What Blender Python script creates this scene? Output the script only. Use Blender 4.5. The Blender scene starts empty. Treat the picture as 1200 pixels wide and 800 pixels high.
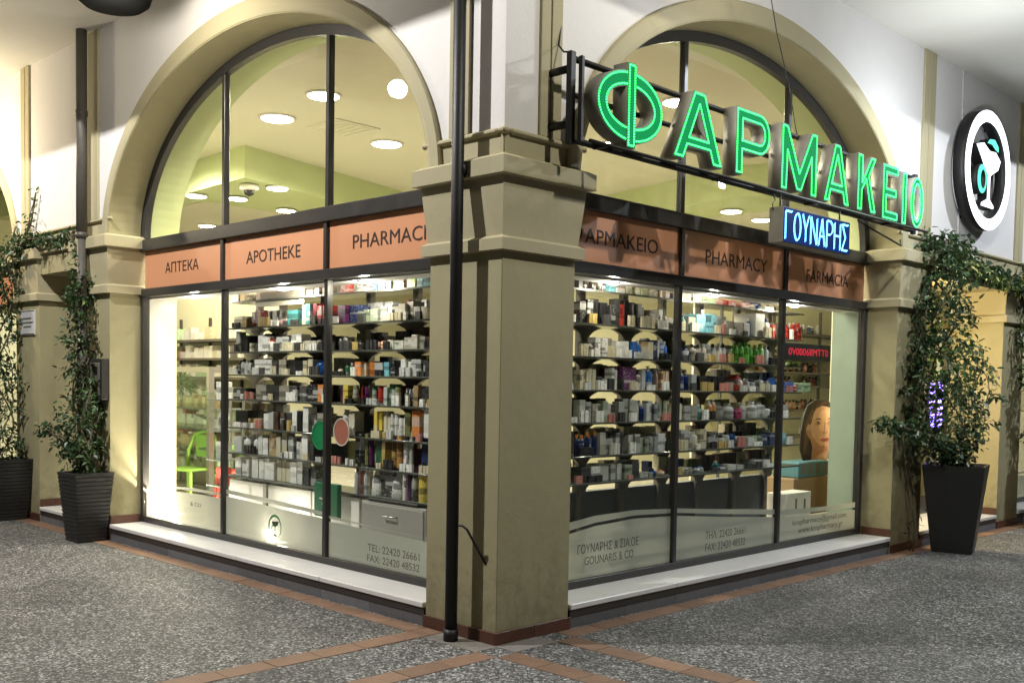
import bpy, bmesh, math, random
from mathutils import Vector, Matrix
R = math.radians
S = bpy.context.scene
COL = S.collection
rng = random.Random(7)

# ------------------------------------------------------------------ camera
cam_d = bpy.data.cameras.new('camera'); cam = bpy.data.objects.new('camera', cam_d); COL.objects.link(cam); S.camera = cam
CP = Vector((4.4477, -4.3788, 1.6)); YAW, PIT, ROL, FOC = 0.0044, -0.0467, 0.0175, 1217.07
_th = math.pi/4+YAW
FW = Vector((-math.cos(_th)*math.cos(PIT), math.sin(_th)*math.cos(PIT), math.sin(PIT)))
_r = FW.cross(Vector((0, 0, 1))).normalized(); _u = _r.cross(FW)
RT = _r*math.cos(ROL)+_u*math.sin(ROL); UP = _u*math.cos(ROL)-_r*math.sin(ROL)
cam.matrix_world = Matrix(((RT.x, UP.x, -FW.x, CP.x), (RT.y, UP.y, -FW.y, CP.y), (RT.z, UP.z, -FW.z, CP.z), (0, 0, 0, 1)))
cam_d.sensor_width = 36; cam_d.lens = FOC/1200*36; cam_d.shift_y = 104.26/1200; cam_d.clip_start = .05; cam_d.clip_end = 500

# ------------------------------------------------------------------ world, lamps, exposure
W = bpy.data.worlds.new('World'); S.world = W; W.use_nodes = True
nt = W.node_tree; sky = nt.nodes.new('ShaderNodeTexSky'); sky.sky_type = 'NISHITA'; sky.sun_disc = False
sky.sun_elevation = R(-4); sky.sun_rotation = R(140)
nt.links.new(sky.outputs[0], nt.nodes['Background'].inputs[0]); nt.nodes['Background'].inputs[1].default_value = .05
S.view_settings.view_transform = 'Standard'; S.view_settings.look = 'None'; S.view_settings.exposure = 0; S.view_settings.gamma = 1
S.render.engine = 'CYCLES'
cy = S.cycles; cy.use_denoising = True; cy.max_bounces = 7; cy.diffuse_bounces = 3; cy.glossy_bounces = 3; cy.transmission_bounces = 3
cy.transparent_max_bounces = 10; cy.sample_clamp_indirect = 4; cy.caustics_reflective = False; cy.caustics_refractive = False

def lamp(name, loc, watts, color, radius=.1, spot=None, aim=None, blend=.5):
    d = bpy.data.lights.new(name, 'SPOT' if spot else 'POINT'); d.energy = watts; d.color = color; d.shadow_soft_size = radius
    o = bpy.data.objects.new(name, d); COL.objects.link(o); o.location = loc
    if spot:
        d.spot_size = R(spot); d.spot_blend = blend
        o.rotation_euler = (Vector(aim)-Vector(loc)).to_track_quat('-Z', 'Y').to_euler()
    return o
# street lamps beyond the canopy edge, a warm lamp under the canopy far left and added fill lights, a lamp in the passage
lamp('street_lamp_light', (-3.3, -3.9, 7.2), 2150, (1.0, .975, .94), .07)
lamp('street_lamp_light', (4.2, .4, 7.0), 740, (1.0, .96, .84), .07)
lamp('street_lamp_light', (4.0, 9.2, 6.6), 1100, (.86, .92, 1.0), .07)
lamp('canopy_lamp_and_fill', (-8.2, -1.0, 3.9), 150, (1.0, .84, .58), .06)
lamp('canopy_lamp_and_fill', (-3.1, -1.0, 4.25), 85, (1.0, .93, .80), .08)  # unseen fill, added to brighten the top of the left arch
lamp('canopy_lamp_and_fill', (1.0, 4.9, 3.70), 75, (.90, .95, 1.0), .08)  # added fill, set low to light the upper right wall more than the ceiling
lamp('canopy_lamp_and_fill', (1.1, 2.0, 4.20), 34, (1.0, .97, .92), .08)  # weak fill added under the canopy for the right arch
lamp('passage_lamp_light', (-.40, 6.30, 1.95), 150, (1.0, .80, .45), .12)

# ------------------------------------------------------------------ materials
MATS = {}
def nodes(name):
    m = bpy.data.materials.new(name); m.use_nodes = True; MATS[name] = m
    t = m.node_tree; return m, t, t.nodes['Principled BSDF'], t.nodes['Material Output']
def mat(name, col, rough=.6, metal=0, var=.0, vscale=3., bump=0., bscale=60., emit=None, es=0, spec=None, coat=0):
    if name in MATS: return MATS[name]
    m, t, p, out = nodes(name); L = t.links
    p.inputs['Base Color'].default_value = (*col, 1); p.inputs['Roughness'].default_value = rough; p.inputs['Metallic'].default_value = metal
    if spec is not None: p.inputs['Specular IOR Level'].default_value = spec
    if coat: p.inputs['Coat Weight'].default_value = coat
    tc = None
    if var or bump: tc = t.nodes.new('ShaderNodeTexCoord')
    if var:
        n = t.nodes.new('ShaderNodeTexNoise'); n.inputs['Scale'].default_value = vscale; n.inputs['Detail'].default_value = 6; n.inputs['Roughness'].default_value = .65
        L.new(tc.outputs['Object'], n.inputs['Vector'])
        r = t.nodes.new('ShaderNodeMapRange'); r.inputs[1].default_value = .3; r.inputs[2].default_value = .7; r.inputs[3].default_value = 1-var; r.inputs[4].default_value = 1+var
        L.new(n.outputs[0], r.inputs[0])
        v = t.nodes.new('ShaderNodeVectorMath'); v.operation = 'SCALE'; v.inputs[0].default_value = col; L.new(r.outputs[0], v.inputs['Scale']); L.new(v.outputs[0], p.inputs['Base Color'])
        rr = t.nodes.new('ShaderNodeMapRange'); rr.inputs[3].default_value = max(0, rough-.1); rr.inputs[4].default_value = min(1, rough+.1); L.new(n.outputs[0], rr.inputs[0]); L.new(rr.outputs[0], p.inputs['Roughness'])
    if bump:
        n = t.nodes.new('ShaderNodeTexNoise'); n.inputs['Scale'].default_value = bscale; n.inputs['Detail'].default_value = 4; L.new(tc.outputs['Object'], n.inputs['Vector'])
        b = t.nodes.new('ShaderNodeBump'); b.inputs['Strength'].default_value = bump; b.inputs['Distance'].default_value = .01; L.new(n.outputs[0], b.inputs['Height']); L.new(b.outputs[0], p.inputs['Normal'])
    if emit: p.inputs['Emission Color'].default_value = (*emit, 1); p.inputs['Emission Strength'].default_value = es
    return m

def plaster(name, col, var, dirt=True):
    """painted plaster: mottled, faint trowel relief, soiled near the pavement"""
    m, t, p, out = nodes(name); L = t.links; N = t.nodes.new
    geo = N('ShaderNodeNewGeometry'); sep = N('ShaderNodeSeparateXYZ'); L.new(geo.outputs['Position'], sep.inputs[0])
    n1 = N('ShaderNodeTexNoise'); n1.inputs['Scale'].default_value = 1.7; n1.inputs['Detail'].default_value = 8; n1.inputs['Roughness'].default_value = .7; L.new(geo.outputs['Position'], n1.inputs['Vector'])
    r = N('ShaderNodeMapRange'); r.inputs[1].default_value = .3; r.inputs[2].default_value = .7; r.inputs[3].default_value = 1-var; r.inputs[4].default_value = 1+var; L.new(n1.outputs[0], r.inputs[0])
    v = N('ShaderNodeVectorMath'); v.operation = 'SCALE'; v.inputs[0].default_value = col; L.new(r.outputs[0], v.inputs['Scale'])
    last = v.outputs[0]
    if dirt:
        n2 = N('ShaderNodeTexNoise'); n2.inputs['Scale'].default_value = 9; n2.inputs['Detail'].default_value = 8; n2.inputs['Roughness'].default_value = .75; L.new(geo.outputs['Position'], n2.inputs['Vector'])
        zr = N('ShaderNodeMapRange'); zr.inputs[1].default_value = .05; zr.inputs[2].default_value = 1.1; zr.inputs[3].default_value = .30; zr.inputs[4].default_value = -.12; L.new(sep.outputs[2], zr.inputs[0])
        a = N('ShaderNodeMath'); a.operation = 'ADD'; L.new(n2.outputs[0], a.inputs[0]); L.new(zr.outputs[0], a.inputs[1])
        cr = N('ShaderNodeMapRange'); cr.inputs[1].default_value = .62; cr.inputs[2].default_value = .85; cr.inputs[3].default_value = 0; cr.inputs[4].default_value = .38; L.new(a.outputs[0], cr.inputs[0])
        mx = N('ShaderNodeMix'); mx.data_type = 'RGBA'; L.new(cr.outputs[0], mx.inputs[0]); L.new(last, mx.inputs[6]); mx.inputs[7].default_value = (.10, .085, .05, 1); last = mx.outputs[2]
    L.new(last, p.inputs['Base Color']); p.inputs['Roughness'].default_value = .78
    n3 = N('ShaderNodeTexNoise'); n3.inputs['Scale'].default_value = 14; n3.inputs['Detail'].default_value = 9; n3.inputs['Roughness'].default_value = .72; L.new(geo.outputs['Position'], n3.inputs['Vector'])
    b = N('ShaderNodeBump'); b.inputs['Strength'].default_value = .30; b.inputs['Distance'].default_value = .01; L.new(n3.outputs[0], b.inputs['Height'])
    if dirt:
        wv = N('ShaderNodeMix'); wv.data_type = 'VECTOR'; wv.inputs[0].default_value = .12; L.new(geo.outputs['Position'], wv.inputs[4]); L.new(n3.outputs[1], wv.inputs[5])
        vc = N('ShaderNodeTexVoronoi'); vc.feature = 'DISTANCE_TO_EDGE'; vc.inputs['Scale'].default_value = 1.6; L.new(wv.outputs[1], vc.inputs['Vector'])
        mr = N('ShaderNodeMapRange'); mr.inputs[2].default_value = .006; L.new(vc.outputs['Distance'], mr.inputs[0])
        mk = N('ShaderNodeMath'); mk.operation = 'MAXIMUM'; L.new(mr.outputs[0], mk.inputs[0]); gt = N('ShaderNodeMath'); gt.operation = 'LESS_THAN'; gt.inputs[1].default_value = .56; L.new(n1.outputs[0], gt.inputs[0]); L.new(gt.outputs[0], mk.inputs[1])
        b2 = N('ShaderNodeBump'); b2.inputs['Strength'].default_value = .35; b2.inputs['Distance'].default_value = .004; L.new(mk.outputs[0], b2.inputs['Height']); L.new(b.outputs[0], b2.inputs['Normal']); b = b2
    None; L.new(b.outputs[0], p.inputs['Normal'])
    return m
M_CREAM = plaster('cream_plaster', (.36, .325, .185), .07)
M_TRIM = plaster('cream_trim_plaster', (.43, .385, .24), .05, False)
M_WHITE = plaster('white_plaster', (.78, .76, .74), .03, False)
M_CEIL = plaster('ceiling_plaster', (.66, .64, .58), .04, False)

def terrazzo():
    m, t, p, out = nodes('pebble_paving'); L = t.links; N = t.nodes.new
    geo = N('ShaderNodeNewGeometry')
    vo = N('ShaderNodeTexVoronoi'); vo.inputs['Scale'].default_value = 80; L.new(geo.outputs['Position'], vo.inputs['Vector'])
    ve = N('ShaderNodeTexVoronoi'); ve.feature = 'DISTANCE_TO_EDGE'; ve.inputs['Scale'].default_value = 80; L.new(geo.outputs['Position'], ve.inputs['Vector'])
    v2 = N('ShaderNodeTexVoronoi'); v2.inputs['Scale'].default_value = 31; L.new(geo.outputs['Position'], v2.inputs['Vector'])
    sp = N('ShaderNodeSeparateColor'); L.new(vo.outputs['Color'], sp.inputs[0])
    cr = N('ShaderNodeValToRGB'); L.new(sp.outputs[0], cr.inputs[0]); e = cr.color_ramp
    e.elements[0].position = 0; e.elements[0].color = (.03, .029, .027, 1); e.elements[1].position = 1; e.elements[1].color = (.70, .67, .62, 1)
    for ps, c in ((.30, (.085, .082, .077)), (.5, (.17, .163, .15)), (.72, (.30, .285, .26)), (.90, (.54, .515, .475))):
        q = e.elements.new(ps); q.color = (*c, 1)
    sp2 = N('ShaderNodeSeparateColor'); L.new(v2.outputs['Color'], sp2.inputs[0])
    k = N('ShaderNodeMapRange'); k.inputs[3].default_value = .62; k.inputs[4].default_value = 1.10; L.new(sp2.outputs[0], k.inputs[0])
    sc = N('ShaderNodeVectorMath'); sc.operation = 'SCALE'; L.new(cr.outputs[0], sc.inputs[0]); L.new(k.outputs[0], sc.inputs['Scale'])
    ed = N('ShaderNodeMapRange'); ed.inputs[1].default_value = 0; ed.inputs[2].default_value = .09; L.new(ve.outputs['Distance'], ed.inputs[0])
    mx = N('ShaderNodeMix'); mx.data_type = 'RGBA'; L.new(ed.outputs[0], mx.inputs[0]); mx.inputs[6].default_value = (.055, .053, .05, 1); L.new(sc.outputs[0], mx.inputs[7])
    n = N('ShaderNodeTexNoise'); n.inputs['Scale'].default_value = .8; n.inputs['Detail'].default_value = 7; n.inputs['Roughness'].default_value = .6; L.new(geo.outputs['Position'], n.inputs['Vector'])
    st = N('ShaderNodeMapRange'); st.inputs[1].default_value = .35; st.inputs[2].default_value = .65; st.inputs[3].default_value = .62; st.inputs[4].default_value = 1.15; L.new(n.outputs[0], st.inputs[0])
    tn = N('ShaderNodeVectorMath'); tn.operation = 'MULTIPLY'; L.new(mx.outputs[2], tn.inputs[0]); tn.inputs[1].default_value = (1.02, 1.07, 1.13)
    s2 = N('ShaderNodeVectorMath'); s2.operation = 'SCALE'; L.new(tn.outputs[0], s2.inputs[0]); L.new(st.outputs[0], s2.inputs['Scale'])
    gv = N('ShaderNodeTexVoronoi'); gv.inputs['Scale'].default_value = 2.1; gv.inputs['Randomness'].default_value = 1; L.new(geo.outputs['Position'], gv.inputs['Vector'])
    gm = N('ShaderNodeMapRange'); gm.inputs[1].default_value = .035; gm.inputs[2].default_value = .06; gm.inputs[3].default_value = .45; gm.inputs[4].default_value = 0; L.new(gv.outputs['Distance'], gm.inputs[0])
    g2 = N('ShaderNodeMix'); g2.data_type = 'RGBA'; L.new(gm.outputs[0], g2.inputs[0]); L.new(s2.outputs[0], g2.inputs[6]); g2.inputs[7].default_value = (.05, .048, .045, 1)
    L.new(g2.outputs[2], p.inputs['Base Color']); rr = N('ShaderNodeMapRange'); rr.inputs[3].default_value = .38; rr.inputs[4].default_value = .72; L.new(n.outputs[0], rr.inputs[0]); L.new(rr.outputs[0], p.inputs['Roughness'])
    b = N('ShaderNodeBump'); b.inputs['Strength'].default_value = .6; b.inputs['Distance'].default_value = .006; L.new(ed.outputs[0], b.inputs['Height']); L.new(b.outputs[0], p.inputs['Normal'])
    return m
M_PAVE = terrazzo()
def bytint(name, col, rough, var, bump=.15):
    """a colour that shifts a little from piece to piece"""
    m = mat(name, col, rough, var=var, vscale=14, bump=bump, bscale=90); t = m.node_tree; L = t.links
    p = t.nodes['Principled BSDF']; src = p.inputs['Base Color'].links[0].from_socket
    oi = t.nodes.new('ShaderNodeObjectInfo'); k = t.nodes.new('ShaderNodeMapRange'); k.inputs[3].default_value = .82; k.inputs[4].default_value = 1.18; L.new(oi.outputs['Random'], k.inputs[0])
    s = t.nodes.new('ShaderNodeVectorMath'); s.operation = 'SCALE'; L.new(src, s.inputs[0]); L.new(k.outputs[0], s.inputs['Scale']); L.new(s.outputs[0], p.inputs['Base Color'])
    return m
M_TERRA = bytint('terracotta_tile', (.215, .13, .085), .6, .18)
M_SKIRT = bytint('brown_skirting_tile', (.10, .042, .026), .35, .12)
M_MARBLE = mat('white_marble', (.80, .795, .78), .3, var=.035, vscale=1.3, bump=.03)
M_NOSE = mat('dark_step_edge', (.045, .04, .036), .5, var=.1, bump=.1)
M_RISER = bytint('grey_riser_stone', (.15, .155, .165), .6, .1)
M_FRAME = mat('anthracite_aluminium', (.055, .053, .052), .33, metal=.35, var=.04, vscale=8)
M_BLACK = mat('black_painted_metal', (.009, .009, .009), .5, var=.2, vscale=20, bump=.05)
M_PIPE2 = mat('grey_brown_pipe', (.09, .082, .07), .45, var=.1, vscale=12)
M_PANEL = mat('terracotta_sign_panel', (.62, .29, .155), .42, var=.03, vscale=2)
M_INK = mat('dark_lettering', (.03, .015, .015), .5)
M_INKG = mat('grey_film_lettering', (.13, .12, .10), .6)
M_LIME = mat('lime_green_paint', (.55, .62, .33), .7, var=.03)
M_INT = mat('pale_yellow_interior_paint', (.80, .77, .55), .7, var=.03)
M_ICEIL = mat('interior_ceiling_paint', (.68, .66, .52), .8, var=.02)
M_IFLOOR = mat('interior_floor_tile', (.45, .42, .36), .25, var=.06)
M_IWHITE = mat('white_interior_lining', (.80, .78, .74), .6, var=.02)
M_LED_G = mat('green_led', (.1, .6, .3), .4, emit=(.035, 1, .13), es=6.5)
M_FACE_G = mat('green_letter_face', (.0, .05, .02), .8, emit=(.0, .5, .13), es=.55, spec=.1)  # weak emission stands in for LED light falling on the face
M_SIDE = mat('brushed_letter_side', (.26, .245, .21), .5, metal=.1, var=.15, vscale=9)
M_LED_B = mat('blue_led', (.1, .3, .8), .4, emit=(.12, .42, 1), es=8)
M_FACE_B = mat('blue_sign_face', (.01, .03, .10), .25, emit=(.0, .03, .25), es=.35)
M_LED_W = mat('white_lit_acrylic', (.8, .8, .8), .4, emit=(.86, .90, 1), es=3)
M_LED_T = mat('turquoise_lit_acrylic', (.1, .6, .45), .4, emit=(.10, .75, .48), es=1.2)
M_LED_R = mat('red_led', (.5, .02, .05), .4, emit=(1, .02, .06), es=.55)
M_LED_P = mat('violet_neon', (.3, .2, .9), .4, emit=(.22, .14, 1), es=9)
M_LAMPW = mat('lit_downlight_glass', (.9, .9, .8), .4, emit=(1, .90, .66), es=60)
M_STEEL = mat('brushed_steel', (.45, .44, .42), .3, metal=.8, var=.05)
M_SHELF = mat('grey_shelf', (.075, .075, .065), .3, metal=.2, var=.05)
M_SHELFGL = mat('shelf_glass_edge', (.20, .23, .20), .12, var=.05)
M_UPR = mat('dark_upright', (.17, .155, .125), .5, metal=.2, var=.08)
M_POT = mat('anthracite_planter', (.022, .022, .022), .42, var=.12, vscale=7, bump=.05)
M_POTB = mat('brown_planter', (.10, .075, .05), .5, var=.1)
M_SOIL = mat('potting_soil', (.03, .02, .012), .95, var=.3, vscale=30, bump=.6)
M_STEM = mat('woody_stem', (.11, .09, .06), .8, var=.2, vscale=20, bump=.2)
M_PLAQ = mat('white_plaque', (.62, .62, .62), .4)

def leafmat():
    m, t, p, out = nodes('climber_leaf'); L = t.links; N = t.nodes.new
    g = N('ShaderNodeNewGeometry'); cr = N('ShaderNodeValToRGB'); L.new(g.outputs['Random Per Island'], cr.inputs[0]); e = cr.color_ramp
    e.elements[0].color = (.018, .045, .016, 1); e.elements[1].color = (.34, .33, .10, 1)
    for ps, c in ((.5, (.035, .075, .028)), (.85, (.07, .13, .05)), (.975, (.14, .20, .09))): q = e.elements.new(ps); q.color = (*c, 1)
    L.new(cr.outputs[0], p.inputs['Base Color']); p.inputs['Roughness'].default_value = .38
    tr = N('ShaderNodeBsdfTranslucent'); L.new(cr.outputs[0], tr.inputs[0]); mx = N('ShaderNodeMixShader'); mx.inputs[0].default_value = .22
    L.new(p.outputs[0], mx.inputs[1]); L.new(tr.outputs[0], mx.inputs[2]); L.new(mx.outputs[0], out.inputs[0]); return m
M_LEAF = leafmat()
def glassmat(name, tint, gl, rough=.01):
    m, t, p, out = nodes(name); L = t.links; N = t.nodes.new; t.nodes.remove(p)
    tr = N('ShaderNodeBsdfTransparent'); tr.inputs[0].default_value = (*tint, 1); g = N('ShaderNodeBsdfGlossy'); g.inputs['Roughness'].default_value = rough
    lw = N('ShaderNodeLayerWeight'); lw.inputs[0].default_value = .5; pw = N('ShaderNodeMath'); pw.operation = 'POWER'; L.new(lw.outputs['Facing'], pw.inputs[0]); pw.inputs[1].default_value = 4
    fr = N('ShaderNodeMath'); fr.operation = 'MULTIPLY_ADD'; L.new(pw.outputs[0], fr.inputs[0]); fr.inputs[1].default_value = .6; fr.inputs[2].default_value = gl; mx = N('ShaderNodeMixShader')
    L.new(fr.outputs[0], mx.inputs[0]); L.new(tr.outputs[0], mx.inputs[1]); L.new(g.outputs[0], mx.inputs[2]); L.new(mx.outputs[0], out.inputs[0]); return m
M_GLASS = glassmat('window_glass', (.97, .98, .965), .025)
M_GLASS2 = glassmat('cabinet_glass', (.88, .93, .89), .03)
def filmmat():
    m, t, p, out = nodes('frosted_film'); L = t.links; N = t.nodes.new
    p.inputs['Base Color'].default_value = (.74, .76, .70, 1); p.inputs['Roughness'].default_value = .6
    tl = N('ShaderNodeBsdfTranslucent'); tl.inputs[0].default_value = (.75, .74, .66, 1); tr = N('ShaderNodeBsdfTransparent')
    a = N('ShaderNodeMixShader'); a.inputs[0].default_value = .55; L.new(p.outputs[0], a.inputs[1]); L.new(tl.outputs[0], a.inputs[2])
    b = N('ShaderNodeMixShader'); b.inputs[0].default_value = .14; L.new(a.outputs[0], b.inputs[1]); L.new(tr.outputs[0], b.inputs[2]); L.new(b.outputs[0], out.inputs[0]); return m
M_FILM = filmmat()
def packmat(name, rough, lines):
    """packaging: the object's own colour with a printed block and rows of print that differ from pack to pack"""
    m, t, p, out = nodes(name); L = t.links; N = t.nodes.new
    oi = N('ShaderNodeObjectInfo'); tc = N('ShaderNodeTexCoord'); sep = N('ShaderNodeSeparateXYZ'); L.new(tc.outputs['Generated'], sep.inputs[0])
    def M(op, a, b=None, c=None):
        n = N('ShaderNodeMath'); n.operation = op
        for i, v in enumerate((a, b, c)):
            if v is None: continue
            if isinstance(v, (int, float)): n.inputs[i].default_value = v
            else: L.new(v, n.inputs[i])
        return n.outputs[0]
    rnd = oi.outputs['Random']; z = sep.outputs[2]; x = M('MULTIPLY', M('ADD', sep.outputs[0], sep.outputs[1]), .5)
    pos = M('MULTIPLY_ADD', M('FRACT', M('MULTIPLY', rnd, 7.3)), .6, .2); wid = M('MULTIPLY_ADD', M('FRACT', M('MULTIPLY', rnd, 13.7)), .16, .03)
    band = M('LESS_THAN', M('ABSOLUTE', M('SUBTRACT', z, pos)), wid)
    w = N('ShaderNodeTexNoise'); w.noise_dimensions = '4D'; w.inputs['Scale'].default_value = 1; w.inputs['Detail'].default_value = 2
    mp = N('ShaderNodeMapping'); mp.inputs['Scale'].default_value = (9, 9, lines); L.new(tc.outputs['Generated'], mp.inputs[0]); L.new(mp.outputs[0], w.inputs['Vector']); L.new(M('MULTIPLY', rnd, 40), w.inputs['W'])
    txt = M('GREATER_THAN', w.outputs[0], .60)
    mask = M('MAXIMUM', M('MULTIPLY', band, .8), M('MULTIPLY', txt, .9))
    f2 = M('FRACT', M('MULTIPLY', rnd, 23.1)); cxx = M('LESS_THAN', M('ABSOLUTE', M('SUBTRACT', x, .5)), .26); czz = M('LESS_THAN', M('ABSOLUTE', M('SUBTRACT', z, M('MULTIPLY_ADD', f2, .4, .35))), M('MULTIPLY_ADD', f2, .12, .06))
    blk = M('MULTIPLY', M('MULTIPLY', cxx, czz), M('GREATER_THAN', M('FRACT', M('MULTIPLY', rnd, 31.7)), .45)); mask = M('MAXIMUM', mask, blk)
    pick = M('GREATER_THAN', M('FRACT', M('MULTIPLY', rnd, 3.1)), .45)
    c2 = N('ShaderNodeMix'); c2.data_type = 'RGBA'; L.new(pick, c2.inputs[0]); L.new(oi.outputs['Color'], c2.inputs[6])
    dk = N('ShaderNodeVectorMath'); dk.operation = 'SCALE'; L.new(oi.outputs['Color'], dk.inputs[0]); dk.inputs['Scale'].default_value = .3; L.new(dk.outputs[0], c2.inputs[7])
    li = N('ShaderNodeMix'); li.data_type = 'RGBA'; li.inputs[0].default_value = .75; L.new(oi.outputs['Color'], li.inputs[6]); li.inputs[7].default_value = (.6, .6, .55, 1); L.new(li.outputs[2], c2.inputs[6])
    mx = N('ShaderNodeMix'); mx.data_type = 'RGBA'; L.new(mask, mx.inputs[0]); L.new(oi.outputs['Color'], mx.inputs[6]); L.new(c2.outputs[2], mx.inputs[7])
    L.new(mx.outputs[2], p.inputs['Base Color']); p.inputs['Roughness'].default_value = rough; return m
def packs_attr():
    m, t, p, out = nodes('printed_pack_rows'); L = t.links; N = t.nodes.new; at_ = N('ShaderNodeAttribute'); at_.attribute_name = 'col'
    tc = N('ShaderNodeTexCoord'); n = N('ShaderNodeTexNoise'); n.inputs['Scale'].default_value = 60; mp = N('ShaderNodeMapping'); mp.inputs['Scale'].default_value = (.6, .6, 2); L.new(tc.outputs['Object'], mp.inputs[0]); L.new(mp.outputs[0], n.inputs['Vector'])
    g = N('ShaderNodeMath'); g.operation = 'GREATER_THAN'; g.inputs[1].default_value = .62; L.new(n.outputs[0], g.inputs[0]); k = N('ShaderNodeMath'); k.operation = 'MULTIPLY'; k.inputs[1].default_value = .6; L.new(g.outputs[0], k.inputs[0])
    mx = N('ShaderNodeMix'); mx.data_type = 'RGBA'; L.new(k.outputs[0], mx.inputs[0]); L.new(at_.outputs['Color'], mx.inputs[6]); mx.inputs[7].default_value = (.12, .12, .12, 1); L.new(mx.outputs[2], p.inputs['Base Color']); p.inputs['Roughness'].default_value = .5; return m
M_PACKS = packs_attr()
M_PACK = packmat('printed_carton', .45, 14); M_BOT = packmat('labelled_plastic', .25, 20)
def plaincol(name, rough):
    m, t, p, out = nodes(name); oi = t.nodes.new('ShaderNodeObjectInfo'); t.links.new(oi.outputs['Color'], p.inputs['Base Color']); p.inputs['Roughness'].default_value = rough; return m
M_CAP = plaincol('plastic_cap', .3)

# ------------------------------------------------------------------ mesh helpers
def link(name, me, m=None, parent=None, **pr):
    o = bpy.data.objects.new(name, me); COL.objects.link(o)
    if m is not None and me is not None and hasattr(me, 'materials') and not me.materials: me.materials.append(m)
    if parent is not None: o.parent = parent
    for k, v in pr.items():
        if v is not None: o[k] = v
    return o
def empty(name, loc=(0, 0, 0), **pr):
    o = bpy.data.objects.new(name, None); COL.objects.link(o); o.location = loc; o.empty_display_size = .1
    for k, v in pr.items():
        if v is not None: o[k] = v
    return o
def finish(bm, smooth=False, recalc=True):
    if recalc: bmesh.ops.recalc_face_normals(bm, faces=bm.faces)
    me = bpy.data.meshes.new('mesh'); bm.to_mesh(me); bm.free()
    if smooth:
        for p in me.polygons: p.use_smooth = True
    return me
def bx(bm, x0, x1, y0, y1, z0, z1, bev=0):
    vs = [bm.verts.new((x, y, z)) for z in (z0, z1) for y in (y0, y1) for x in (x0, x1)]
    fs = [bm.faces.new([vs[i] for i in f]) for f in ((0, 2, 3, 1), (4, 5, 7, 6), (0, 1, 5, 4), (2, 6, 7, 3), (0, 4, 6, 2), (1, 3, 7, 5))]
    if bev:
        es = list({e for f in fs for e in f.edges}); bmesh.ops.bevel(bm, geom=es, offset=bev, segments=1, affect='EDGES')
def box(x0, x1, y0, y1, z0, z1, bev=0):
    if x1 < x0: x0, x1 = x1, x0
    if y1 < y0: y0, y1 = y1, y0
    bm = bmesh.new(); bx(bm, x0, x1, y0, y1, z0, z1, bev); return finish(bm)
def tube_into(bm, pts, rad, seg=8, cap=True):
    pts = [Vector(p) for p in pts]; rings = []
    for i, p in enumerate(pts):
        d = (pts[min(i+1, len(pts)-1)]-pts[max(i-1, 0)]).normalized(); a = d.cross(Vector((0, 0, 1)))
        if a.length < .05: a = d.cross(Vector((1, 0, 0)))
        a.normalize(); b = d.cross(a); r = rad[i] if isinstance(rad, (list, tuple)) else rad
        rings.append([bm.verts.new(p+a*math.cos(2*math.pi*k/seg)*r+b*math.sin(2*math.pi*k/seg)*r) for k in range(seg)])
    for q, w in zip(rings, rings[1:]):
        for k in range(seg): bm.faces.new((q[k], q[(k+1) % seg], w[(k+1) % seg], w[k]))
    if cap: bm.faces.new(rings[0][::-1]); bm.faces.new(rings[-1])
def tube(pts, rad, seg=12): bm = bmesh.new(); tube_into(bm, pts, rad, seg); return finish(bm, True)
def lathe(prof, seg=20, cap=True):
    bm = bmesh.new(); rings = [[bm.verts.new((r*math.cos(2*math.pi*k/seg), r*math.sin(2*math.pi*k/seg), z)) for k in range(seg)] for r, z in prof]
    for q, w in zip(rings, rings[1:]):
        for k in range(seg): bm.faces.new((q[k], q[(k+1) % seg], w[(k+1) % seg], w[k]))
    if cap: bm.faces.new(rings[0][::-1]); bm.faces.new(rings[-1])
    return finish(bm, True)
# facade frame: s along the wall from the corner, t outwards, z up. left wall runs to -x and looks to -y, right wall runs to +y and looks to +x
def P(side, s, t, z): return Vector((-s, -t, z)) if side == 'L' else Vector((t, s, z))
def fbox(side, s0, s1, t0, t1, z0, z1, bev=0):
    a, b = P(side, s0, t0, z0), P(side, s1, t1, z1); return box(a.x, b.x, a.y, b.y, z0, z1, bev)
def fprism(side, poly, t0, t1):
    """poly: (s,z) outline, extruded from t0 to t1"""
    bm = bmesh.new(); a = [bm.verts.new(P(side, s, t0, z)) for s, z in poly]; b = [bm.verts.new(P(side, s, t1, z)) for s, z in poly]
    bm.faces.new(a[::-1]); bm.faces.new(b); n = len(poly)
    for i in range(n): bm.faces.new((a[i], a[(i+1) % n], b[(i+1) % n], b[i]))
    return finish(bm)
def fcurve(side, loops, t, depth, M=None):
    """2-D loops (s,z) filled with holes, a slab of given depth whose front is at t"""
    c = bpy.data.curves.new('outline', 'CURVE'); c.dimensions = '2D'; c.fill_mode = 'BOTH'; c.extrude = depth/2
    for lp in loops:
        sp = c.splines.new('POLY'); sp.points.add(len(lp)-1); sp.use_cyclic_u = True
        for q, (s, z) in zip(sp.points, lp): q.co = (s, z, 0, 1)
    o = bpy.data.objects.new('tmp', c); COL.objects.link(o); dg = bpy.context.evaluated_depsgraph_get()
    me = bpy.data.meshes.new_from_object(o.evaluated_get(dg)); bpy.data.objects.remove(o); bpy.data.curves.remove(c)
    for v in me.vertices:
        s, z, d = v.co; v.co = P(side, s, t-depth/2+d, z)
    me.validate(); bm = bmesh.new(); bm.from_mesh(me); bmesh.ops.remove_doubles(bm, verts=bm.verts, dist=1e-6); bpy.data.meshes.remove(me); return finish(bm)
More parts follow.
